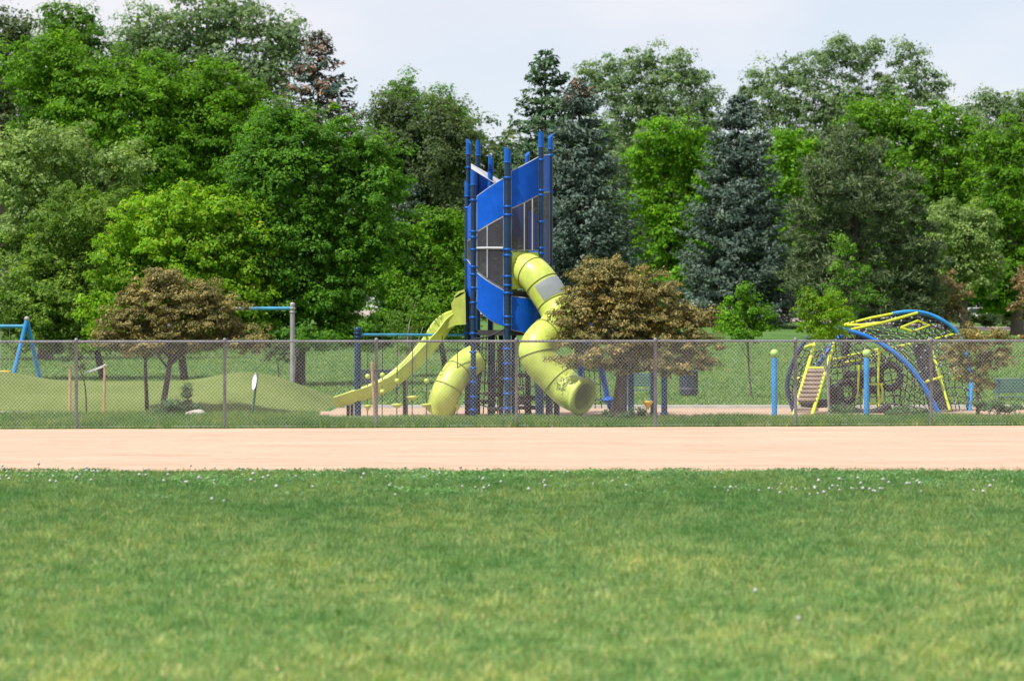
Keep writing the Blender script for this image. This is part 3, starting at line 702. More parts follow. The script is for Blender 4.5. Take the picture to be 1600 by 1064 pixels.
# crabapples
HAW = dict(rc=.20, leaf=.055, nl=56, dens=1.0, shell=.22, flat=.62, limbs=14, wr=.55, depth=.85, core=.4)
BL('crabapple_tree', 'brown leaved crabapple with a leaning trunk at left behind the fence', 67.5, (252, 640),
   [(255, 438, 48, 22), (180, 500, 30, 18), (395, 525, 36, 14), (165, 525, 26, 14), (360, 480, 30, 16), (225, 455, 45, 24), (300, 460, 50, 24), (260, 475, 70, 30), (205, 490, 38, 28), (330, 485, 45, 26), (270, 510, 90, 26), (190, 520, 36, 22), (355, 510, 40, 20), (230, 540, 60, 18), (300, 535, 60, 16), (370, 535, 40, 14), (390, 545, 28, 10), (175, 540, 30, 12)], 'haw', r=.085, seed=30, **HAW)
BL('crabapple_tree', 'largest brown leaved crabapple, covering the right slide, its trunk behind the fence', 63.9, (962, 651),
   [(1085, 500, 34, 18), (1110, 540, 20, 14), (940, 427, 46, 22), (975, 430, 52, 24), (916, 447, 30, 24), (1020, 455, 50, 26), (960, 465, 80, 34), (893, 478, 20, 16), (915, 490, 55, 30), (1050, 490, 48, 28), (1000, 495, 80, 32), (890, 515, 28, 18), (960, 530, 90, 26), (1070, 520, 40, 20), (1040, 545, 70, 22), (930, 560, 70, 16), (1090, 560, 36, 18), (1060, 575, 50, 14), (990, 572, 60, 14)], 'haw', r=.17, seed=31, **HAW)
HAW2 = dict(HAW); HAW2.update(dens=.65, core=.1)
BL('crabapple_tree', 'smallest brown leaved crabapple at right, a thin bush with many stems behind the fence', 65.6, (1528, 642),
   [(1535, 520, 44, 16), (1510, 535, 34, 18), (1560, 535, 36, 18), (1530, 555, 56, 20), (1490, 560, 24, 18), (1560, 570, 34, 18), (1520, 585, 40, 16), (1535, 605, 26, 14)], 'haw', r=.05, seed=32, **HAW2)
# low shrubs and plants
for i, (nm, lb, px, py, d, lobes) in enumerate([
    ('shrub', 'dark leafy shrub at the foot of the left crabapple', 270, 645, 66.6, [(275, 635, 24, 12), (300, 640, 18, 9), (255, 645, 26, 8), (290, 615, 8, 16)]),
    ('shrub', 'grey green weed clump left of the right ball topped post', 1315, 645, 65.6, [(1310, 641, 16, 7), (1325, 643, 14, 6)]),
    ('shrub', 'grey green weed clump right of the right ball topped post', 1415, 645, 65.4, [(1395, 645, 18, 6), (1420, 642, 22, 8), (1440, 645, 14, 6)]),
    ('shrub', 'low dark green shrub under the smallest crabapple at right', 1555, 642, 65.2, [(1540, 637, 22, 10), (1565, 635, 20, 11), (1585, 640, 14, 7)]),
    ('shrub', 'weedy tuft around the largest crabapple trunk', 975, 652, 63.2, [(950, 648, 10, 7), (985, 649, 18, 7), (1000, 646, 10, 6)])]):
    BL(nm, lb, d, (px, None), lobes, 'shrub', rc=.12, leaf=.05, nl=30, dens=1.0, r=.02, seed=40+i, cat='shrub', shell=.1)
# hedge and distant trees
BL('hedge', 'dark low hedge beside the pinkish road at far right', 196.5, (1555, None), [(1530, 497, 16, 11), (1514, 498, 12, 10), (1550, 500, 18, 11), (1580, 507, 18, 7), (1500, 500, 20, 8)], 'olive', rc=.45, leaf=.12, nl=50, dens=1.3, r=.05, seed=50, cat='hedge')
BL('shrub', 'grey green shrub on the lawn bank below the pale road, centre right', 185, (1098, None), [(1088, 494, 14, 8), (1105, 493, 14, 8), (1122, 494, 10, 7)], 'shrub', rc=.4, leaf=.12, nl=40, dens=1.2, r=.05, seed=51, cat='shrub')
def far_tree(seed, mat):
    rng = np.random.default_rng(900+seed)
    root = thing('distant_tree', 'distant green tree in the belt behind the park, mostly hidden by nearer trees', 'tree', (0, 0, 0), 'distant trees closing the view behind the park')
    L = [(np.array([rng.uniform(-3.2, 3.2), rng.uniform(-2, 2), z]), np.array([rng.uniform(2.6, 3.8), 3.0, rng.uniform(2, 3)])) for z in (2.5, 3.0, 5, 6.5, 8, 9.5, 11)]
    np_mesh('crown', crown_leaves(rng, L, 1.1, .27, 42, 1.0), 4, LEAF[mat], root)
    b = MB(); trunk_mb(b, (0, 0, 0), [(0, 0, 10.5), (2, 0, 8), (-2, .5, 7)], .3, rng); b.build('trunk', M['barkdark'], root); return root
fars = [far_tree(0, 'olive'), far_tree(1, 'mid'), far_tree(2, 'dark')]
rd = random.Random(2)
fi = 0
for row, (d0, pxs) in enumerate(((243, range(-150, 1760, 105)), (262, range(-200, 1800, 120)))):
    for px in pxs:
        d = d0+rd.uniform(-5, 5); x0 = X(px+rd.uniform(-20, 20), d); src = fars[fi % 3]
        if fi < 3: r_ = src
        else:
            r_ = src.copy(); COL.objects.link(r_)
            for ch in list(src.children):
                c = ch.copy(); COL.objects.link(c); c.parent = r_
        r_.location = (x0, d, gzf(x0, d)); r_.rotation_euler.z = rd.uniform(0, 6.28)
        s = rd.uniform(.9, 1.25); r_.scale = (s*1.1, s*1.1, s); fi += 1
print('leaves', NT[0])

# ------------------------------------------------------------------ chain link fence
fx = [X(p, FY(X(p, 60))) for p in (-113, 119, 351, 588, 807, 1024, 1243, 1455, 1668)]
fe = thing('chain_link_fence', 'galvanised chain link fence running the full width behind the dirt', 'fence', (0, 60, 0))
FH = 1.87
for x in fx:
    b = MB(); y = FY(x)
    b.lathe((x, y, -.1), [(.036, 0), (.036, FH+.06), (.045, FH+.065), (.047, FH+.13), (.03, FH+.17), (.005, FH+.18)], 12)
    for z in (.35, .75, 1.15, 1.55): b.torus((x, y, z), (0, 0, 1), .037, .006, 12, 5)
    b.build('post', M['galv'], fe)
b = MB(); b.tube([(fx[0]-.5, FY(fx[0]-.5), FH), (fx[-1]+.5, FY(fx[-1]+.5), FH)], .026, 10); b.build('top_rail', M['galv'], fe)
b = MB(); b.tube([(fx[0]-.5, FY(fx[0])-.045, .05), (fx[-1]+.5, FY(fx[-1])-.045, .05)], .004, 5); b.build('tension_wire', M['wire'], fe)
def chain():
    V = []; p = .078; r = .00145; z0, z1 = .03, FH+.015
    Hh = z1-z0; xa, xb = fx[0]-.4, fx[-1]+.4
    tri = [(math.cos(a), math.sin(a)) for a in (math.pi/2, math.pi*7/6, math.pi*11/6)]
    def seg(a, c):
        d = (c-a); d = d/np.linalg.norm(d); n = np.array([-d[2], 0, d[0]]); m = np.array([0, 1., 0])
        A = [a+n*u*r+m*v*r for u, v in tri]; C = [c+n*u*r+m*v*r for u, v in tri]
        for i in range(3):
            j = (i+1) % 3; V.append((A[i], A[j], C[j], C[i]))
    slope = 1.06
    run = Hh/slope
    for sgn in (1, -1):
        xx = xa-run
        while xx < xb+run:
            x0, x1 = (xx, xx+run) if sgn > 0 else (xx+run, xx)
            a = np.array([x0, 0, z0]); c = np.array([x1, 0, z1])
            # clip to the run of fence
            for lim, s2 in ((xa, 1), (xb, -1)):
                if (a[0]-lim)*s2 < 0 and (c[0]-lim)*s2 < 0: a = None; break
                if (a[0]-lim)*s2 < 0: a = a+(c-a)*((lim-a[0])/(c[0]-a[0]))
                elif (c[0]-lim)*s2 < 0: c = c+(a-c)*((lim-c[0])/(a[0]-c[0]))
            if a is not None:
                dy = -.036-.0025*sgn
                sag = .0
                a = a+np.array([0, FY(a[0])+dy, 0]); c = c+np.array([0, FY(c[0])+dy, 0])
                mid = (a+c)/2+np.array([rng.uniform(-.006, .006), rng.uniform(-.012, .012), 0])
                seg(a, mid); seg(mid, c)
            xx += p
    return np.array(V)
np_mesh('chain_mesh', chain(), 4, M['wire'], fe)

# ------------------------------------------------------------------ slide tower
D0 = 66.0
tw = thing('slide_tower', 'tall blue play tower with lime green slides in the middle of the playground', 'play tower', (X(795, 67), 67, 0))
def post(px, top, dd, r, parent, clamps=(), cap=24, z0=-.05, bot=None):
    d = D0+dd; x = X(px, d); zt = W(px, top, d).z; zc = W(px, top+cap, d).z
    b = MB(); b.tube([(x, d, z0), (x, d, zc)], r, 16); po = b.build('post', M['blue_post'], parent)
    b = MB(); rc = r*1.06; n = 16; vs = []
    for k in range(n):
        a = 2*math.pi*k/n; vs.append((x+rc*math.cos(a), d+rc*math.sin(a), zc-.02))
    for k in range(n):
        a = 2*math.pi*k/n; vs.append((x+rc*math.cos(a), d+rc*math.sin(a), zt-.06+.06*math.cos(a+.5+px*.7)))
    b.add(vs, [(k, (k+1) % n, n+(k+1) % n, n+k) for k in range(n)], True)
    b.add(vs[n:], [tuple(range(n))]); b.add(vs[:n], [tuple(range(n))[::-1]])
    b.torus((x, d, zc), (0, 0, 1), r*1.05, .016, 16, 6)
    b.build('post_cap', M['blue_cap'], po)
    for cy in clamps:
        b = MB(); z = W(px, cy, d).z; b.lathe((x, d, z-.03), [(r*1.02, 0), (r*1.2, .006), (r*1.2, .046), (r*1.02, .058)], 16)
        b.box((x-r*1.3, d-.03, z), (.04, .05, .03)); b.box((x+r*1.3, d-.03, z), (.04, .05, .03))
        b.build('clamp', M['blue_cap'], po)
    return x, d
A = {}
lowc = (545, 568, 592, 615, 638)
PD = {0: (793, 230, 0.0, .080, (278, 323, 336, 390, 399, 432, 446, 458, 495, 508)+lowc),
      1: (845.5, 206, .42, .066, (250, 298, 305, 347, 388, 396)), 2: (860, 209, 1.15, .058, (243, 300)), 3: (824, 237, 1.95, .058, ()), 4: (767, 241, 2.15, .062, (268,)),
      5: (747, 219, 1.9, .055, ()), 6: (732, 217, 1.3, .058, (262, 300, 490, 520, 545, 570, 625)), 7: (730, 283, .85, .06, (325, 407, 488, 505, 520, 560, 590, 628)), 8: (739.5, 265, .25, .064, (313, 362, 371, 390, 417, 429, 450, 473, 496, 521, 550, 575, 597, 620, 640)), 9: (766, 268, 1.1, .06, ())}
for k_, (px, top, dd, r, cl) in PD.items(): A[k_] = post(px, top, dd, r, tw, cl)

def panel(i, j, pts_top, pts_bot, name, mat, r0=.10, r1=.10, th=.035, bulge=0.0, rim=True, nn=10, parent=None, uw=(0, 1)):
    """sheet between posts i and j; top and bottom given as photo rows along u = 0..1"""
    (xa, da), (xb, db) = A[i], A[j]
    a = Vector((xa, da, 0)); c = Vector((xb, db, 0)); dr = (c-a).normalized(); a = a+dr*r0; c = c-dr*r1
    nrm = Vector((dr.y, -dr.x, 0))
    if nrm.y > 0: nrm = -nrm
    ut = [p[0] for p in pts_top]; vt = [p[1] for p in pts_top]; ub = [p[0] for p in pts_bot]; vb = [p[1] for p in pts_bot]
    vs, per_t, per_b = [], [], []
    for k in range(nn+1):
        u = uw[0]+(uw[1]-uw[0])*k/nn; q = a.lerp(c, u)+nrm*(bulge*math.sin(math.pi*u))
        zt = H-(np.interp(u, ut, vt)-HY)*q.y/F; zb = H-(np.interp(u, ub, vb)-HY)*q.y/F
        for zz in (zt, zb):
            for o in (th/2, -th/2): vs.append(q+nrm*o+Vector((0, 0, zz)))
        per_t.append(q+Vector((0, 0, zt))); per_b.append(q+Vector((0, 0, zb)))
    fs = []
    for k in range(nn):
        o, p = 4*k, 4*k+4
        fs += [(o, o+2, p+2, p), (o+1, p+1, p+3, o+3), (o, p, p+1, o+1), (o+2, o+3, p+3, p+2)]
    fs += [(0, 1, 3, 2), (4*nn, 4*nn+2, 4*nn+3, 4*nn+1)]
    b = MB(); b.add(vs, fs); po = b.build(name, mat, parent or tw)
    if rim:
        b = MB(); rr = .016
        for pp in (per_t, per_b): b.tube(pp, rr, 6)
        b.tube([per_t[0], per_b[0]], rr, 6); b.tube([per_t[-1], per_b[-1]], rr, 6)
        b.build('rim', M['grey_rim'], po)
    return po, a, c, nrm
L2 = lambda p, q: [(0, p), (1, q)]
# front left
panel(8, 0, L2(307, 279), L2(361, 337), 'blue_panel', M['blue_panel'], bulge=.05)
g, a_, c_, n_ = panel(8, 0, L2(363, 339), [(0, 424), (.3, 433), (.6, 441), (1, 451)], 'grille', M['grille'], bulge=.05)
b = MB()
for u in (.42,):
    q = a_.lerp(c_, u)+n_*.07; b.tube([q+Vector((0, 0, H-(356-2-HY)*q.y/F)), q+Vector((0, 0, H-(434-HY)*q.y/F))], .018, 6)
b.tube([a_+n_*.03+Vector((0, 0, H-(388-HY)*a_.y/F)), a_.lerp(c_, .5)+n_*.075+Vector((0, 0, H-(388-HY)*a_.y/F)), c_+n_*.03+Vector((0, 0, H-(388-HY)*c_.y/F))], .032, 8)
b.build('grille_bar', M['grey_rim'], g)
panel(8, 0, [(0, 427), (.3, 436), (.6, 444), (1, 454)], [(0, 481), (.25, 491), (.5, 499), (.75, 505), (1, 509)], 'blue_panel', M['blue_panel'], bulge=.06)
# front right
panel(0, 1, L2(268, 246), L2(325, 304), 'blue_panel', M['blue_panel'], bulge=.04, r1=.08)
g, a_, c_, n_ = panel(0, 1, L2(327, 306), L2(391, 391), 'grille', M['grille'], bulge=.04, r1=.08)
b = MB()
for u in (.45, .75):
    q = a_.lerp(c_, u)+n_*.05; b.tube([q+Vector((0, 0, H-(327-21*u-HY)*q.y/F)), q+Vector((0, 0, H-(391-HY)*q.y/F))], .018, 6)
b.build('grille_bar', M['grey_rim'], g)
panel(0, 1, [(0, 463), (.4, 466), (1, 472)], [(0, 515), (.4, 520), (1, 520)], 'blue_panel', M['blue_panel'], bulge=.10, r1=.02)
# right side
panel(1, 2, L2(243, 243), L2(300, 299), 'blue_panel', M['blue_panel'], r0=.07, r1=.05)
panel(1, 2, L2(302, 301), L2(412, 412), 'grille', M['grille'], r0=.07, r1=.05)
# left sliver
panel(7, 8, L2(325, 315), L2(376, 370), 'blue_panel', M['blue_panel'], r0=.06, r1=.06)
panel(7, 8, L2(378, 372), [(0, 404), (1, 415)], 'grille', M['grille'], r0=.06, r1=.06)
panel(7, 8, [(0, 407), (1, 417)], [(0, 447), (.4, 461), (1, 471)], 'blue_panel', M['blue_panel'], r0=.06, r1=.06)
# back of the spiral, seen over the front edge
panel(6, 5, L2(258, 262), L2(330, 332), 'blue_panel', M['blue_panel'], r0=.06, r1=.06, rim=False)
panel(5, 4, L2(262, 276), L2(332, 345), 'blue_panel', M['blue_panel'], r0=.06, r1=.06, rim=False)
panel(4, 3, L2(276, 312), L2(345, 380), 'blue_panel', M['blue_panel'], r0=.06, r1=.06, rim=False)
panel(3, 2, L2(330, 345), L2(400, 410), 'blue_panel', M['blue_panel'], r0=.06, r1=.06, rim=False)
# pale grey strip along the top of the back panels, tipping inwards
b = MB()
p0, p1 = W(736, 256, D0+1.25), W(783, 283, D0+1.75); q0, q1 = W(736, 264, D0+1.15), W(772, 286, D0+1.0)
b.prism([p0, p1, q1, q0], (0, .03, .01)); b.build('pale_strip', M['pale'], tw)
# decks
def deck(py, z_th, name='deck', pts=(7, 8, 0, 1, 2, 3, 4, 6)):
    b = MB(); z = H-(py-HY)*67/F
    cx = np.mean([A[i][0] for i in pts]); cy = np.mean([A[i][1] for i in pts])
    b.prism([(cx+(A[i][0]-cx)*.97, cy+(A[i][1]-cy)*.97, z) for i in pts], (0, 0, -z_th)); b.build(name, M['deck'], tw)
deck(456, .12); deck(516, .12)
# climbing steps and nets under the decks
for i, (px, py, dd) in enumerate(((782, 590, .7), (776, 602, 1.0), (768, 614, .8), (762, 626, .9), (775, 638, .5), (812, 585, .9), (806, 606, .7), (818, 626, .8))):
    p = W(px, py, D0+dd); b = MB(); b.box(p, (.42, .4, .05)); b.box(p-Vector((0, 0, .045)), (.3, .3, .04)); b.build('step', M['deck'], tw)
for (px, dd) in ((770, .9), (783, 1.5), (803, 1.3)):
    b = MB(); p = W(px, 520, D0+dd); b.tube([(p.x, p.y, 0), (p.x, p.y, p.z)], .06, 12); b.build('support_pole', M['blue_post'], tw)
b = MB()
for i in range(9):
    t = i/8
    for z in (0,): b.tube([W(750+40*t, 525, D0+1.2), W(745+55*t, 560+10*math.sin(i), D0+1.4), W(740+60*t, 646, D0+1.3)], .016, 5)
for i in range(6):
    yy = 540+i*18
    b.tube([W(742, yy, D0+1.25), W(770, yy+8, D0+1.5), W(800, yy+3, D0+1.3)], .016, 5)
for i in range(8):
    b.tube([W(745+i*11, 545+(i % 3)*9, D0+.7), W(735+i*13, 600+(i % 2)*14, D0+1.1)], .014, 5)
b.build('climbing_net', M['rope'], tw)
b = MB(); b.tube(catmull([W(741, 530, D0+.2), W(765, 525, D0-.05), W(791, 513, D0-.02)], 6), .022, 6); b.build('hand_rail', M['black'], tw)
# low side posts on the right under the tube
for (px, top, dd) in ((825, 585, 1.4), (841, 560, .4), (857, 592, .7), (870, 605, 1.0)):
    b = MB(); p = W(px, top, D0+dd); b.tube([(p.x, p.y, 0), p], .07, 12); b.ball(p, .07, 12, 6, (1, 1, .5)); b.build('low_post', M['blue_post'], tw)
b = MB()
for i in range(7): b.tube([W(805+i*10, 575+i*3, D0+1.0), W(812+i*9, 648, D0+.9)], .014, 5)
for yy in (585, 600, 615, 630): b.tube([W(803, yy, D0+1.0), W(840, yy+5, D0+1.1), W(872, yy+6, D0+1.0)], .014, 5)
b.build('climbing_net', M['rope'], tw)
b = MB(); b.box(W(838, 622, D0+1.4), (.9, .5, .10)); b.box(W(825, 637, D0+1.2), (.7, .4, .08)); b.build('step', M['deck'], tw)

def sweepframe(P):
    m = MB(); return m.frames(P)
# tube slide on the right
cp = [(806, 421, .55), (822, 422, .30), (838, 433, .05), (853, 454, -.10), (867, 477, -.22), (874, 497, -.42), (866, 515, -.75), (848, 530, -1.0), (838, 548, -1.18), (846, 567, -1.22), (864, 586, -1.25), (882, 604, -1.35), (894, 613, -1.52), (909, 619, -1.70)]
tp = catmull([W(*(c[0], c[1], D0+c[2])) for c in cp], 7)
RT = .415
b = MB(); b.pipe(tp, RT, .03, 32); ts = b.build('tube_slide', M['slide'], tw)
fr = sweepframe(tp)
for idx in (11, 18, 27, 46, 58, 73):
    b = MB(); b.torus(tp[idx], fr[idx][0], RT+.004, .014, 40, 6); b.build('flange', M['seam'], ts)
# window of perforated sheet on the upper section
vs, fs = [], []; i0, i1 = 19, 26; na = 14
for i in range(i0, i1+1):
    t, n, bb = fr[i]
    up = Vector((.15, -.75, .65)); up = (up-t*up.dot(t)).normalized(); sd_ = t.cross(up)
    for k in range(na+1):
        w_ = (k/na-.5)*1.9; vs.append(tp[i]+(up*math.cos(w_)+sd_*math.sin(w_))*(RT+.012))
for i in range(i1-i0):
    for k in range(na): fs.append((i*(na+1)+k, i*(na+1)+k+1, (i+1)*(na+1)+k+1, (i+1)*(na+1)+k))
b = MB(); b.add(vs, fs, True); b.build('window_panel', M['netwindow'], ts)
# entry hood: flat faced plate between the posts
b = MB()
hp = [W(800, 394, D0+.06), W(845, 394, D0+.40), W(847, 402, D0+.42), W(845, 449, D0+.40), W(800, 452, D0+.06)]
b.prism(hp, (-.12, .20, 0)); b.build('entry_hood', M['slide'], ts)
# flared exit lip
e = tp[-1]; t = fr[-1][0]; b = MB(); b.torus(e+t*.02, t, RT-.025, .075, 40, 12); b.build('exit_lip', M['slide'], ts)

# short tube slide on the left
cp = [(742, 560, .9), (728, 570, .75), (715, 582, .55), (704, 599, .35), (695, 618, .28), (689, 642, .42)]
tq = catmull([W(c[0], c[1], D0+c[2]) for c in cp], 7)
b = MB(); b.pipe(tq, .35, .03, 30); ss = b.build('short_tube_slide', M['slide'], tw); f2 = sweepframe(tq)
for idx in (14, 24):
    b = MB(); b.torus(tq[idx], f2[idx][0], .354, .013, 36, 6); b.build('flange', M['seam'], ss)

# open slide on the far left: swept trough
cp = [(728, 500, 1.15), (712, 503, 1.05), (698, 513, .95), (684, 533, .85), (664, 557, .75), (640, 582, .65), (612, 604, .55), (580, 619, .45), (552, 628, .4), (524, 634, .38)]
sp = catmull([W(c[0], c[1], D0+c[2]) for c in cp], 6); b = MB()
SC_ = .80
prof = [(-.40, .30), (-.42, .33), (-.36, .34), (-.33, .28), (-.30, .06), (-.15, .0), (.15, .0), (.30, .06), (.33, .28), (.36, .34), (.42, .33), (.40, .30), (.36, .0), (.2, -.06), (-.2, -.06), (-.36, .0)]
vs, fs = [], []; m_ = len(prof)
for i, p in enumerate(sp):
    t = (sp[min(i+1, len(sp)-1)]-sp[max(i-1, 0)]).normalized(); sdv = Vector((0, 0, 1)).cross(t).normalized(); up = t.cross(sdv)
    f_ = 1.0 if i < len(sp)-6 else .8+.2*(len(sp)-1-i)/6
    for (u, v) in prof: vs.append(p+sdv*(u*SC_)+up*(v*f_*SC_))
for i in range(len(sp)-1):
    for k in range(m_): fs.append((i*m_+k, i*m_+(k+1) % m_, (i+1)*m_+(k+1) % m_, (i+1)*m_+k))
b.add(vs, fs, True); b.add(vs[:m_], [tuple(range(m_))]); b.add(vs[-m_:], [tuple(range(m_))[::-1]])
osl = b.build('open_slide', M['slide'], tw)
# hood over its entry: two cheeks and an arch
b = MB()
ck = [(727, 456), (719, 458), (711, 464), (705, 474), (706, 484), (709, 492), (703, 500), (696, 510), (690, 520), (703, 512), (712, 508), (728, 507)]
for dd in (.62, 1.45):
    b.prism([W(px, py, D0+dd) for px, py in ck], (0, .05, 0))
b.prism([W(726, 452, D0+.62), W(716, 455, D0+.62), W(709, 463, D0+.62), W(712, 466, D0+.62), W(726, 458, D0+.62)], (0, .88, 0))
b.build('slide_hood', M['slide'], osl)
for px, dd in ((544, .4), (550, .5), (632, .7)):
    b = MB(); p = W(px, 632 if px < 600 else 592, D0+dd); b.tube([(p.x, p.y, 0), p], .04, 10); b.build('support_leg', M['deck'], osl)

# ------------------------------------------------------------------ rope and ball climber
rb = thing('rope_climber', 'blue beam on a single post with hanging ropes of lime balls and discs', 'rope climber', (X(558, 66.2), 66.2, 0))
dR = 66.2
b = MB(); b.tube([(X(559, dR), dR, 0), W(559, 515, dR)], .082, 16); b.lathe(W(559, 517, dR), [(.088, 0), (.088, .06), (.05, .09), (.01, .1)], 14)
for yy in (521, 527): b.torus(W(559, yy, dR), (0, 0, 1), .085, .02, 18, 6)
b.build('post', M['blue_post'], rb)
b = MB(); b.tube([W(561, 523, dR), W(726, 523.5, D0+.85)], .032, 12); b.build('beam', M['teal'], rb)
ropes = [(575, [(588, 'b'), (611, 'b'), (634, 'c')]), (598, [(586, 'b'), (612, 'b')]), (621, [(595, 'b'), (632, 'd')]), (645, [(620, 'd')]), (667, [(595, 'b'), (632, 'd')]),
         (691, [(585, 'b'), (612, 'b')]), (715, [(588, 'b'), (610, 'b'), (633, 'c')])]
for px, items in ropes:
    b = MB(); b.tube([W(px, 524, dR), W(px-.5, 585, dR), (X(px-1, dR), dR, 0)], .011, 6); ro = b.build('rope', M['rope'], rb)
    for py, kd in items:
        b = MB(); p = W(px-.5, py, dR)
        if kd == 'b': b.ball(p, .062, 14, 9)
        elif kd == 'd': b.lathe(p-Vector((0, 0, .04)), [(.03, -.04), (.1, 0), (.135, .03), (.135, .05), (.02, .07)], 16)
        else: b.lathe(p-Vector((0, 0, .06)), [(.02, -.06), (.05, 0), (.085, .05), (.085, .07), (.02, .09)], 14)
        b.build('ball' if kd == 'b' else 'disc', M['slide'], ro)

# ------------------------------------------------------------------ climbing net with arches
DN = 69.5
cl = thing('net_climber', 'climbing frame of blue arches, black nets, tyres and a boarded ramp at right', 'climbing frame', (X(1370, DN), DN, 0))
def Q(px, py, dd=0): return W(px, py, DN+dd)
def Gp(px, dd): return Vector((X(px, DN+dd), DN+dd, 0))
def arch(pts, mat, r=.055, gap=.10, name='arch'):
    P = catmull(pts, 7); b = MB()
    for s in (-1, 1): b.tube([p+Vector((0, s*gap, .0)) for p in P], r, 10)
    for i in range(2, len(P)-1, 3):
        b.tube([P[i]-Vector((0, gap, 0)), P[i]+Vector((0, gap, 0))], .02, 6)
    b.build(name, mat, cl); return P
a1 = arch([Gp(1467, -1.2), Q(1444, 605, -1.2), Q(1420, 572, -1.15), Q(1390, 546, -1.1), Q(1355, 526, -1.0), Q(1322, 516, -.9), Q(1300, 513, -.8)], M['arch'], .052, .09)
a2 = arch([Q(1300, 513, -.8), Q(1276, 518, -.7), Q(1252, 542, -.6), Q(1236, 575, -.5), Q(1230, 608, -.4), Gp(1241, -.4)], M['navy'], .048, .09)
a3 = arch([Gp(1239, .2), Q(1256, 606, .2), Q(1278, 572, .3), Q(1303, 535, .4), Q(1330, 515, .6)], M['arch'], .045, .09)
a4 = arch([Q(1395, 490, 1.4), Q(1420, 487, 1.4), Q(1447, 490, 1.5), Q(1474, 502, 1.5), Q(1498, 524, 1.5), Q(1512, 560, 1.4), Q(1517, 600, 1.2), Gp(1514, 1.0)], M['sky_blue'], .05, .09)
def bar(pts, r, mat, name): b = MB(); b.tube(pts, r, 10); return b.build(name, mat, cl)
for p in ([Q(1318, 508, 1.0), Q(1360, 497, 1.2), Q(1396, 490, 1.4)], [Q(1326, 516, -.4), Q(1380, 504, .2), Q(1433, 489, 1.2)], [Q(1318, 508, 1.0), Q(1345, 508, .2), Q(1380, 504, .2)],
          [Q(1370, 550, .2), Q(1400, 542, .3), Q(1425, 537, .5)], [Q(1430, 535, .6), Q(1460, 530, 1.0), Q(1492, 522, 1.5)], [Q(1300, 562, .1), Q(1340, 553, .2), Q(1372, 546, .3)], [Q(1305, 571, .3), Q(1350, 560, .4), Q(1376, 553, .4)], [Q(1250, 545, 0), Q(1265, 540, 0), Q(1275, 537, 0)],
          [Q(1444, 597, .0), Q(1472, 589, .2)], [Q(1488, 592, .6), Q(1500, 588, .8)], [Q(1245, 592, 0), Q(1256, 588, 0)]):
    bar(p, .035, M['lime'], 'lime_bar')
bar([Q(1407, 512, .6), Q(1434, 501, .9), Q(1453, 508, 1.0), Q(1426, 518, .7), Q(1407, 512, .6)], .028, M['lime'], 'lime_diamond')
b = MB()
b.tube([Q(1373, 550, -.3), Q(1372, 600, -.35), Gp(1374, -.4)], .028, 8); b.tube([Q(1357, 600, -.3), Q(1380, 600, -.3)], .022, 8); b.tube(catmull([Q(1376, 600, -.3), Q(1379, 612, -.3), Q(1375, 628, -.3), Q(1358, 630, -.3)], 4), .028, 8)
b.tube(catmull([Q(1342, 570, .0), Q(1341, 600, .0), Q(1338, 622, .0)], 4), .03, 8); b.tube([Q(1349, 608, -.3), Gp(1351, -.3)], .026, 8)
b.build('lime_rods', M['lime'], cl)
# boarded ramp
for (x0, x1) in ((1274, 1240), (1304, 1269)):
    bar([Q(x0, 534, -.3), Q(x0+(x1-x0)*.5, 590, -1.1), Gp(x1, -1.9)], .045, M['lime'], 'ramp_rail')
bar([Q(1263, 575, -.9), Q(1288, 575, -.9)], .035, M['lime'], 'ramp_rung')
for i in range(8):
    t = i/7; yy = 579+45*t; xx = 1275-15*t; dd = -.95-.65*t
    b = MB(); b.box(Q(xx, yy, dd), (.46-.0*t, .16, .055), Matrix.Rotation(.55, 3, 'X')); b.build('ramp_board', M['brown_slat'], cl)
b = MB(); b.box(Q(1262, 640, -1.6), (.5, .3, .06)); b.build('ramp_board', M['brown_slat'], cl)
# belt bridge and tyres
bar(catmull([Q(1252, 629, -.6), Q(1275, 631, -.7), Q(1300, 630, -.7), Q(1322, 638, -.7), Q(1345, 645, -.7), Q(1368, 644, -.7), Q(1390, 634, -.6)], 5), .105, M['black'], 'belt_bridge')
for px, py, dd, R, ax in ((1322, 612, .1, .26, (.25, 1, .1)), (1306, 618, -.1, .22, (.9, .6, .1)), (1350, 600, .2, .25, (.95, .4, .2)), (1390, 588, .4, .31, (.35, 1, -.1)), (1335, 592, .4, .22, (.1, .6, .8)), (1366, 596, .5, .26, (.8, .7, .3))):
    b = MB(); b.torus(Q(px, py, dd), ax, R, .085, 28, 10, .92); b.torus(Q(px, py, dd)+Vector(ax).normalized()*.03, ax, R*.86, .06, 28, 8, .92); b.build('tyre', M['black'], cl)
# leaning rubber wall with a lime edge
b = MB(); b.prism([Q(1425, 538, .7), Q(1450, 536, .7), Q(1481, 640, .1), Q(1452, 641, .1)], (0, .05, .0)); b.build('rubber_wall', M['black'], cl)
bar([Q(1453, 536, .7), Q(1484, 641, .1)], .035, M['lime'], 'lime_bar')
b = MB(); b.prism([Q(1318, 533, .8), Q(1330, 532, .8), Q(1322, 572, .6), Q(1310, 572, .6)], (0, .05, 0)); b.build('rubber_wall', M['black'], cl)

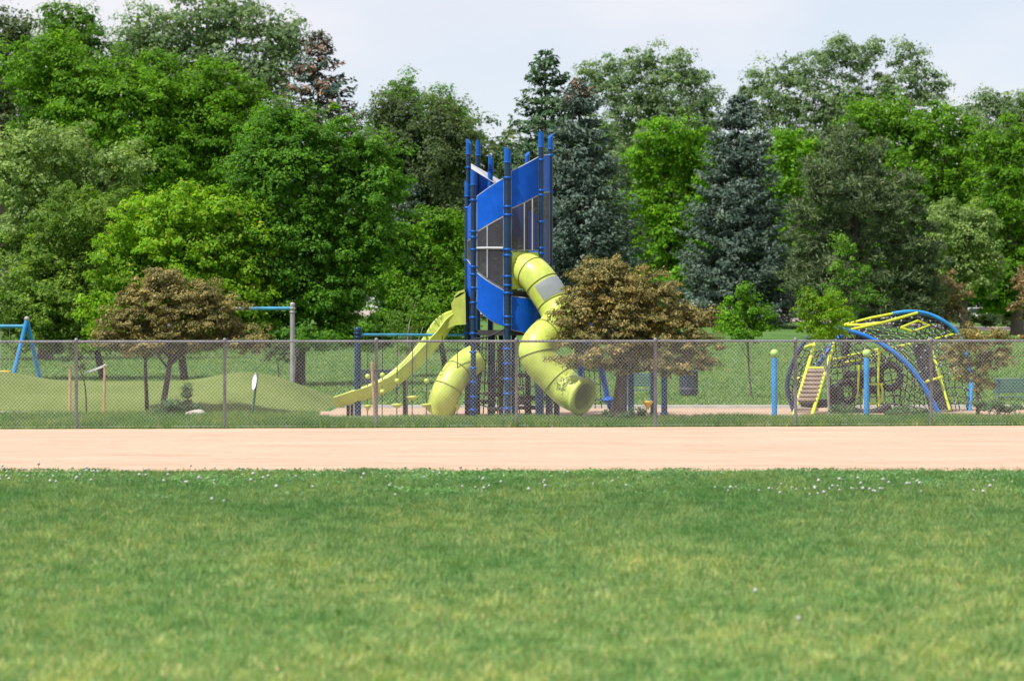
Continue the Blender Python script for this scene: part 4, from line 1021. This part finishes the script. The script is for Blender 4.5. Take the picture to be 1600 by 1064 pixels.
def net(A1, A2, nu, nv, mat=None, r=.0145, sag=.12, joints=True, rng=random.Random(1)):
    """rope net between two curves"""
    def at(c, t):
        f = t*(len(c)-1); i = min(int(f), len(c)-2); return c[i].lerp(c[i+1], f-i)
    G = [[None]*(nv+1) for _ in range(nu+1)]
    for i in range(nu+1):
        for k in range(nv+1):
            a = at(A1, i/nu); c = at(A2, i/nu); t = k/nv
            G[i][k] = a.lerp(c, t)+Vector((rng.uniform(-.03, .03), rng.uniform(-.03, .03), -sag*math.sin(math.pi*t)+rng.uniform(-.03, .03)))
    b = MB(); jn = MB()
    for i in range(nu+1):
        b.tube(G[i], r, 4, caps=False)
    for k in range(nv+1):
        b.tube([G[i][k] for i in range(nu+1)], r, 4, caps=False)
    for i in range(nu+1):
        for k in range(nv+1):
            if (i+k) % 2 == 0: jn.ball(G[i][k], .026, 5, 4)
    o = b.build('net', M['rope'], cl)
    if joints: tag(jn.build('rope_joints', M['joint'], o), kind='stuff')
top_l = [Q(1318, 510, 1.0), Q(1360, 499, 1.2), Q(1396, 492, 1.4), Q(1440, 490, 1.5), Q(1495, 522, 1.5)]
front = [Q(1310, 517, -.8), Q(1340, 522, -.95), Q(1370, 536, -1.05), Q(1405, 560, -1.1), Q(1440, 603, -1.2)]
net(front, top_l, 15, 13)
net([Q(1300, 515, -.7), Q(1310, 520, -.6), Q(1330, 520, -.5)], [Q(1300, 575, .3), Q(1345, 570, .3), Q(1395, 560, .2)], 8, 7)
net([Q(1250, 545, -.5), Q(1238, 575, -.5), Q(1232, 600, -.4), Q(1238, 632, -.3)], [Q(1300, 540, .2), Q(1282, 570, .2), Q(1262, 600, .2), Q(1245, 632, .1)], 9, 6)
net([Q(1300, 565, .2), Q(1345, 556, .3), Q(1400, 545, .4)], [Gp(1295, .6), Gp(1345, .8), Gp(1410, .8)], 10, 8, sag=0)
net([Q(1405, 562, -.9), Q(1425, 585, -.9), Q(1442, 606, -1.0)], [Gp(1395, -.3), Gp(1420, -.3), Gp(1448, -.5)], 6, 6, sag=0)
net([Q(1452, 540, .7), Q(1480, 530, 1.2), Q(1510, 555, 1.4)], [Gp(1482, .2), Gp(1500, .8), Gp(1540, 1.2)], 6, 9, sag=0)
net([Q(1425, 537, .5), Q(1460, 530, .9), Q(1492, 523, 1.4)], [Q(1434, 502, 1.0), Q(1462, 500, 1.4), Q(1496, 521, 1.5)], 8, 5)

# ball topped bollards
for px, py0, yb, lb in ((1210, 555, 650, 'blue post with a lime ball on top, left of the boarded ramp'), (1354, 555, 650, 'blue post with a lime ball on top, in front of the tyres')):
    d = 65.9; x = X(px, d)
    t = thing('bollard', lb, 'bollard', (x, d, 0), 'ball topped posts in front of the climbing frame')
    b = MB(); b.lathe((x, d, -.02), [(.066, 0), (.066, W(0, 556, d).z-.06), (.05, W(0, 556, d).z-.02)], 16); b.build('post', M['sky_blue'], t)
    b = MB(); b.ball(W(px, 552, d), .098, 18, 12); b.build('ball', M['limeball'], t)

# ------------------------------------------------------------------ small play pieces behind the big crabapple
d = 68.5
sp_ = thing('spinner', 'leaning bright blue spinner pole with a foot disc left of the crabapple trunk', 'spinner', (X(956, d), d, 0))
b = MB(); b.tube([(X(957, d), d, 0), W(950, 625, d), W(938, 566, d)], [.05, .07, .075], 12); b.lathe(W(937.5, 563, d), [(.08, 0), (.06, .1), (.02, .13)], 12); b.build('pole', M['blue_cap'], sp_)
b = MB(); b.lathe(W(950, 627, d), [(.05, -.06), (.16, 0), (.19, .03), (.16, .06), (.06, .12)], 18); b.build('foot_disc', M['blue_cap'], sp_)
d = 69.5
nc = thing('rope_web', 'small black rope web hung from a leaning bright blue mast right of the tube exit', 'rope web', (X(900, d), d, 0))
b = MB(); b.tube([(X(897, d), d, 0), W(908, 575, d), W(922, 512, d)], .07, 12); b.ball(W(922.5, 510, d), .09, 10, 6); b.box(W(917, 514, d), (.35, .08, .06)); b.build('mast', M['blue_cap'], nc)
b = MB()
for i in range(5):
    b.tube([W(912+8*i, 577-i, d), W(914+8*i, 605, d), (X(910+10*i, d), d, .1)], .014, 5)
for yy in (577, 598, 622): b.tube([W(908, yy, d), W(930, yy+3, d), W(950, yy, d)], .014, 5)
b.build('net', M['rope'], nc)
for px, top, d, lb in ((975, 575, 67.6, 'dark blue play post close behind the big crabapple trunk'), (986, 573, 67.2, 'dark blue play post just right of the big crabapple trunk'),
                       (1021, 565, 67.6, 'dark blue play post hidden behind the fence post, with a yellow seat'), (1038, 562, 67.4, 'dark blue play post right of the fence post, rightmost under the crabapple')):
    x = X(px, d); t = thing('play_post', lb, 'post', (x, d, 0), 'dark blue posts under the big crabapple')
    b = MB(); b.lathe((x, d, -.02), [(.075, 0), (.075, W(0, top, d).z), (.08, W(0, top, d).z+.01), (.08, W(0, top, d).z+.06), (.03, W(0, top, d).z+.1)], 14)
    b.lathe((x, d, -.01), [(.1, 0), (.1, .06), (.08, .08)], 14)
    b.build('post', M['blue_post'], t)
    if px == 1021:
        b = MB(); b.lathe(W(1012, 630, d-.15), [(.02, -.14), (.06, -.08), (.13, .02), (.14, .05), (.03, .06)], 16); b.build('seat', M['yellow'], t)
        b = MB(); b.tube([W(1012, 627, d-.15), W(1021, 626, d)], .03, 8); b.build('arm', M['sky_blue'], t)
# ------------------------------------------------------------------ benches, bin
def bench(lb, px0, px1, ytop, yback, d, mat, legs=True):
    x0, x1 = X(px0, d), X(px1, d); g0 = gzf((x0+x1)/2, d)
    t = thing('park_bench', lb, 'bench', ((x0+x1)/2, d, g0)); zt = W(0, ytop, d).z; zb = W(0, yback, d).z; L = x1-x0; cx = (x0+x1)/2
    b = MB(); nsl = 5
    for i in range(nsl):
        z = zb+(zt-zb)*(i+.5)/nsl; b.box((cx, d+.02*i, z), (L, .025, (zt-zb)/nsl*.86))
    b.tube([(x0, d, zb), (x0, d+.1, zt), (x1, d+.1, zt), (x1, d, zb)], .02, 8); b.build('backrest', mat, t)
    b = MB()
    for i in range(5): b.box((cx, d-.08-.09*i, zb-.10), (L, .08, .03))
    b.build('seat', mat, t)
    for xx in (x0+.12*L, x1-.12*L):
        b = MB(); b.tube([(xx, d-.4, g0), (xx, d-.4, zb-.11), (xx, d, zb-.11), (xx, d+.04, zt-.05)], .028, 8); b.tube([(xx, d-.02, zb-.1), (xx, d+.05, g0)], .028, 8); b.build('leg', M['dark_metal'], t)
bench('black slatted bench on the lawn, left of the lime open slide', 564, 628, 578, 600, 87, M['dark_metal'])
bench('green bench on the lawn behind the big crabapple trunk', 968, 1022, 584, 604, 86, M['bench_green'])
bench('green bench at the right edge beyond the smallest crabapple', 1553, 1622, 592, 614, 80, M['bench_green'])
d = 83.5; x = X(1076, d)
t = thing('litter_bin', 'dark slate litter bin on the lawn right of the blue posts', 'bin', (x, d, 0))
b = MB(); b.lathe((x, d, 0), [(.24, .02), (.26, .05), (.275, .74), (.28, .76)], 20)
for k in range(20):
    a = 2*math.pi*k/20; b.box((x+.275*math.cos(a), d+.275*math.sin(a), .40), (.02, .05, .66), Matrix.Rotation(a, 3, 'Z'))
b.build('body', M['bin'], t)
b = MB(); b.torus((x, d, .76), (0, 0, 1), .275, .022, 24, 8); b.build('rim', M['dark_metal'], t)
b = MB(); b.torus((x, d, .24), (0, 0, 1), .287, .009, 24, 6); b.build('band', M['steel'], t)

# ------------------------------------------------------------------ left hand pieces
d = 82.0
sw = thing('swing_set', 'bright blue swing frame standing behind the turf mound at the left edge', 'swing set', (X(-90, d), d, 0))
def leg(a, foot):
    b = MB(); b.tube([a, foot], .068, 12); b.build('leg', M['sky_blue'], sw)
for px in (42, -215):
    ap = W(px, 500, d)
    leg(ap, Vector((ap.x-.50, d-.35, 0))); leg(ap, Vector((ap.x+.40, d+.6, 0)))
    b = MB(); b.ball(ap+Vector((0, 0, .03)), .085, 12, 8); b.build('end_cap', M['steel'], sw)
b = MB(); b.tube([W(40, 510, d), W(-215, 510, d)], .055, 12); b.build('crossbar', M['teal'], sw)
for px in (8, -60, -128):
    b = MB()
    for s in (-1, 1): b.tube([W(px+s*7, 511, d), W(px+s*7, 577, d)], .008, 5)
    ch = b.build('chain', M['steel'], sw)
    b = MB(); b.lathe(W(px, 581, d), [(.08, -.16), (.17, -.1), (.19, .03), (.17, .04)], 14); b.build('swing_seat', M['yellow'], ch)

d = 79.5
zp = thing('cable_frame', 'grey steel post carrying a long teal beam, right of the left crabapple', 'cable frame', (X(457, d), d, 0))
b = MB(); b.tube([(X(457, d), d, 0), W(457, 475, d)], .068, 14); b.lathe(W(457, 475, d), [(.075, -.03), (.075, .02), (.02, .05)], 14)
for yy in (482, 488): b.torus(W(457, yy, d), (0, 0, 1), .07, .022, 16, 6)
b.build('post', M['steel'], zp)
b = MB(); b.tube([W(458, 482, d), W(250, 482.5, d)], .05, 12); b.build('beam', M['teal'], zp)
b = MB(); b.tube([(X(265, d), d, 0), W(265, 478, d)], .068, 14); b.build('post', M['steel'], zp)

d = 66.8
sg = thing('sign', 'small round white sign seen nearly edge on, on a leaning green post by the mound', 'sign', (X(394, d), d, 0))
b = MB(); b.tube([(X(393.5, d), d, -.05), W(402, 583, d)], .03, 10); b.build('post', M['sign_green'], sg)
axv = Vector((-.93, -.36, .14)).normalized(); c = W(398.5, 597, d+.05); u = axv.cross(Vector((.12, 0, 1))).normalized(); v = axv.cross(u)
def disc(r, th, off):
    b = MB(); b.prism([c+axv*off+u*(math.cos(q)*r)+v*(math.sin(q)*r*1.1) for q in [2*math.pi*k/32 for k in range(32)]], axv*th); return b
disc(.20, .02, 0).build('panel', M['white'], sg)
b = MB(); b.torus(c+axv*.01, axv, .205, .014, 36, 6); b.build('border', M['dark_metal'], sg)

d = 67.0
def stake(lb, px0, py0, px1, d):
    b = MB(); a = Vector((X(px0, d), d, -.1)); c = W(px1, py0, d)
    b.tube([a, c-Vector((0, 0, .03))], .033, 6, smooth=False); b.tube([c-Vector((0, 0, .03)), c], [.033, .015], 6, smooth=False)
    tag(b.build('wooden_stake', M['stake'], None, (a.x, d, 0)), lb, 'stake', 'wooden tree stakes along the fence')
stake('raw wooden stake left of the bent sapling', 109, 569, 109.5, d)
stake('raw wooden stake right of the bent sapling, a white strap tied to its top', 162, 568, 164, d)
stake('raw wooden stake beside the lime open slide, close to a fence post', 586, 566, 581, 64.2)
b = MB(); p0, p1 = W(164, 571, d), W(129, 584, d)
for s in (0, 1):
    b.prism([p0+Vector((0, .04*s, .03)), p1+Vector((0, .04*s, .012)), p1+Vector((0, .04*s, -.02)), p0+Vector((0, .04*s, -.03))], (0, .006, 0))
b.torus(p0, (0, 0, 1), .04, .012, 14, 5)
tag(b.build('strap', M['strap'], None, (p1.x, d, p1.z)), 'white webbing strap tied from a stake to the bent sapling', 'strap')
rng2 = np.random.default_rng(77)
t = thing('sapling', 'bent dark sapling with few leaves between two wooden stakes', 'tree', (X(135, d), d, 0))
b = MB(); P = catmull([(X(135, d), d, -.05), W(134, 615, d), W(130, 590, d), W(121, 570, d), W(112, 545, d)], 5); b.tube(P, [.022*(1-.6*i/(len(P)-1)) for i in range(len(P))], 7)
for a, c in ((12, (105, 552)), (15, (125, 548)), (17, (108, 535)), (10, (132, 566))): b.tube([P[a], W(c[0], c[1], d)], [.008, .003], 5)
b.build('trunk', M['barkdark'], t)
Ls = px_lobes([(110, 545, 16, 12), (122, 555, 14, 10), (104, 560, 10, 8), (128, 572, 8, 6)], d, rng2)
np_mesh('crown', crown_leaves(rng2, Ls, .16, .04, 26, .6, shell=.1), 4, LEAF['olive'], t)
b = MB(); d = 68.6
t = thing('young_tree', 'thin dark stem standing left of the leaning crabapple trunk', 'tree', (X(229, d), d, 0))
b.tube([(X(230, d), d, 0), W(228, 600, d), W(227, 560, d), W(215, 535, d)], [.055, .045, .04, .02], 9); b.tube([W(227.5, 565, d), W(240, 540, d)], [.03, .012], 7); b.build('trunk', M['barkdark'], t)
Ls = px_lobes([(212, 535, 24, 14), (238, 540, 22, 12), (200, 552, 20, 8)], d, rng2)
np_mesh('crown', crown_leaves(rng2, Ls, .2, .045, 50, .9, shell=.2), 4, LEAF['haw'], t)
rr = random.Random(4); b = MB(); d = 66.4
b.ball((X(308, d), d, .07), .22, 14, 9, (1, .6, .5), .10, rr); b.ball((X(297, d), d+.05, .05), .13, 12, 8, (1, .7, .6), .10, rr)
tag(b.build('boulder', M['rock'], None, (X(306, d), d, 0)), 'pale flat boulder in the grass right of the left crabapple', 'rock')

# ------------------------------------------------------------------ parked car beyond the road
d = 222.0; xc = X(1531, d); zg = gzf(xc, d)
car = thing('parked_car', 'white parked car seen through the leaves beyond the road at far right', 'car', (xc, d, zg))
b = MB(); sec = [(0, .35, .30, .85), (.25, .28, .80, .90), (1.0, .25, .92, .92), (1.5, .25, .95, .92), (3.2, .25, .98, .92), (4.1, .28, .95, .90), (4.5, .38, .75, .84)]
vs, fs = [], []
for (yy, z0, z1, hw_) in sec:
    for (a, q) in ((-1, 0), (-1.0, .6), (-.93, 1), (.93, 1), (1.0, .6), (1, 0)): vs.append((xc+a*hw_, d+yy, zg+z0+(z1-z0)*q))
for i in range(len(sec)-1):
    for k in range(6): fs.append((i*6+k, i*6+(k+1) % 6, (i+1)*6+(k+1) % 6, (i+1)*6+k))
fs += [tuple(range(6))[::-1], tuple(range(36, 42))]; b.add(vs, fs)
rf = [(xc-.80, d+1.1, zg+.95), (xc+.80, d+1.1, zg+.95), (xc+.66, d+1.75, zg+1.46), (xc-.66, d+1.75, zg+1.46), (xc-.82, d+3.9, zg+.95), (xc+.82, d+3.9, zg+.95), (xc+.66, d+3.3, zg+1.46), (xc-.66, d+3.3, zg+1.46)]
b.add(rf, [(0, 1, 2, 3), (3, 2, 6, 7), (4, 7, 6, 5), (0, 3, 7, 4), (1, 5, 6, 2)]); b.build('body', M['white'], car)
b = MB(); b.prism([(xc-.7, d+1.17, zg+1.0), (xc+.7, d+1.17, zg+1.0), (xc+.6, d+1.66, zg+1.4), (xc-.6, d+1.66, zg+1.4)], (0, -.03, .025)); b.build('window', M['glass'], car)
for sx in (-1, 1):
    for yy in (.85, 3.6):
        b = MB(); b.torus((xc+sx*.82, d+yy, zg+.31), (1, 0, 0), .23, .09, 24, 8); b.lathe((xc+sx*.82, d+yy, zg+.31), [(.02, -.05), (.02, .05)], 8); b.build('wheel', M['black'], car)
    b = MB(); b.ball((xc+sx*.62, d+.1, zg+.66), .13, 10, 6, (1.2, .5, .6)); b.build('headlight', M['joint'], car)
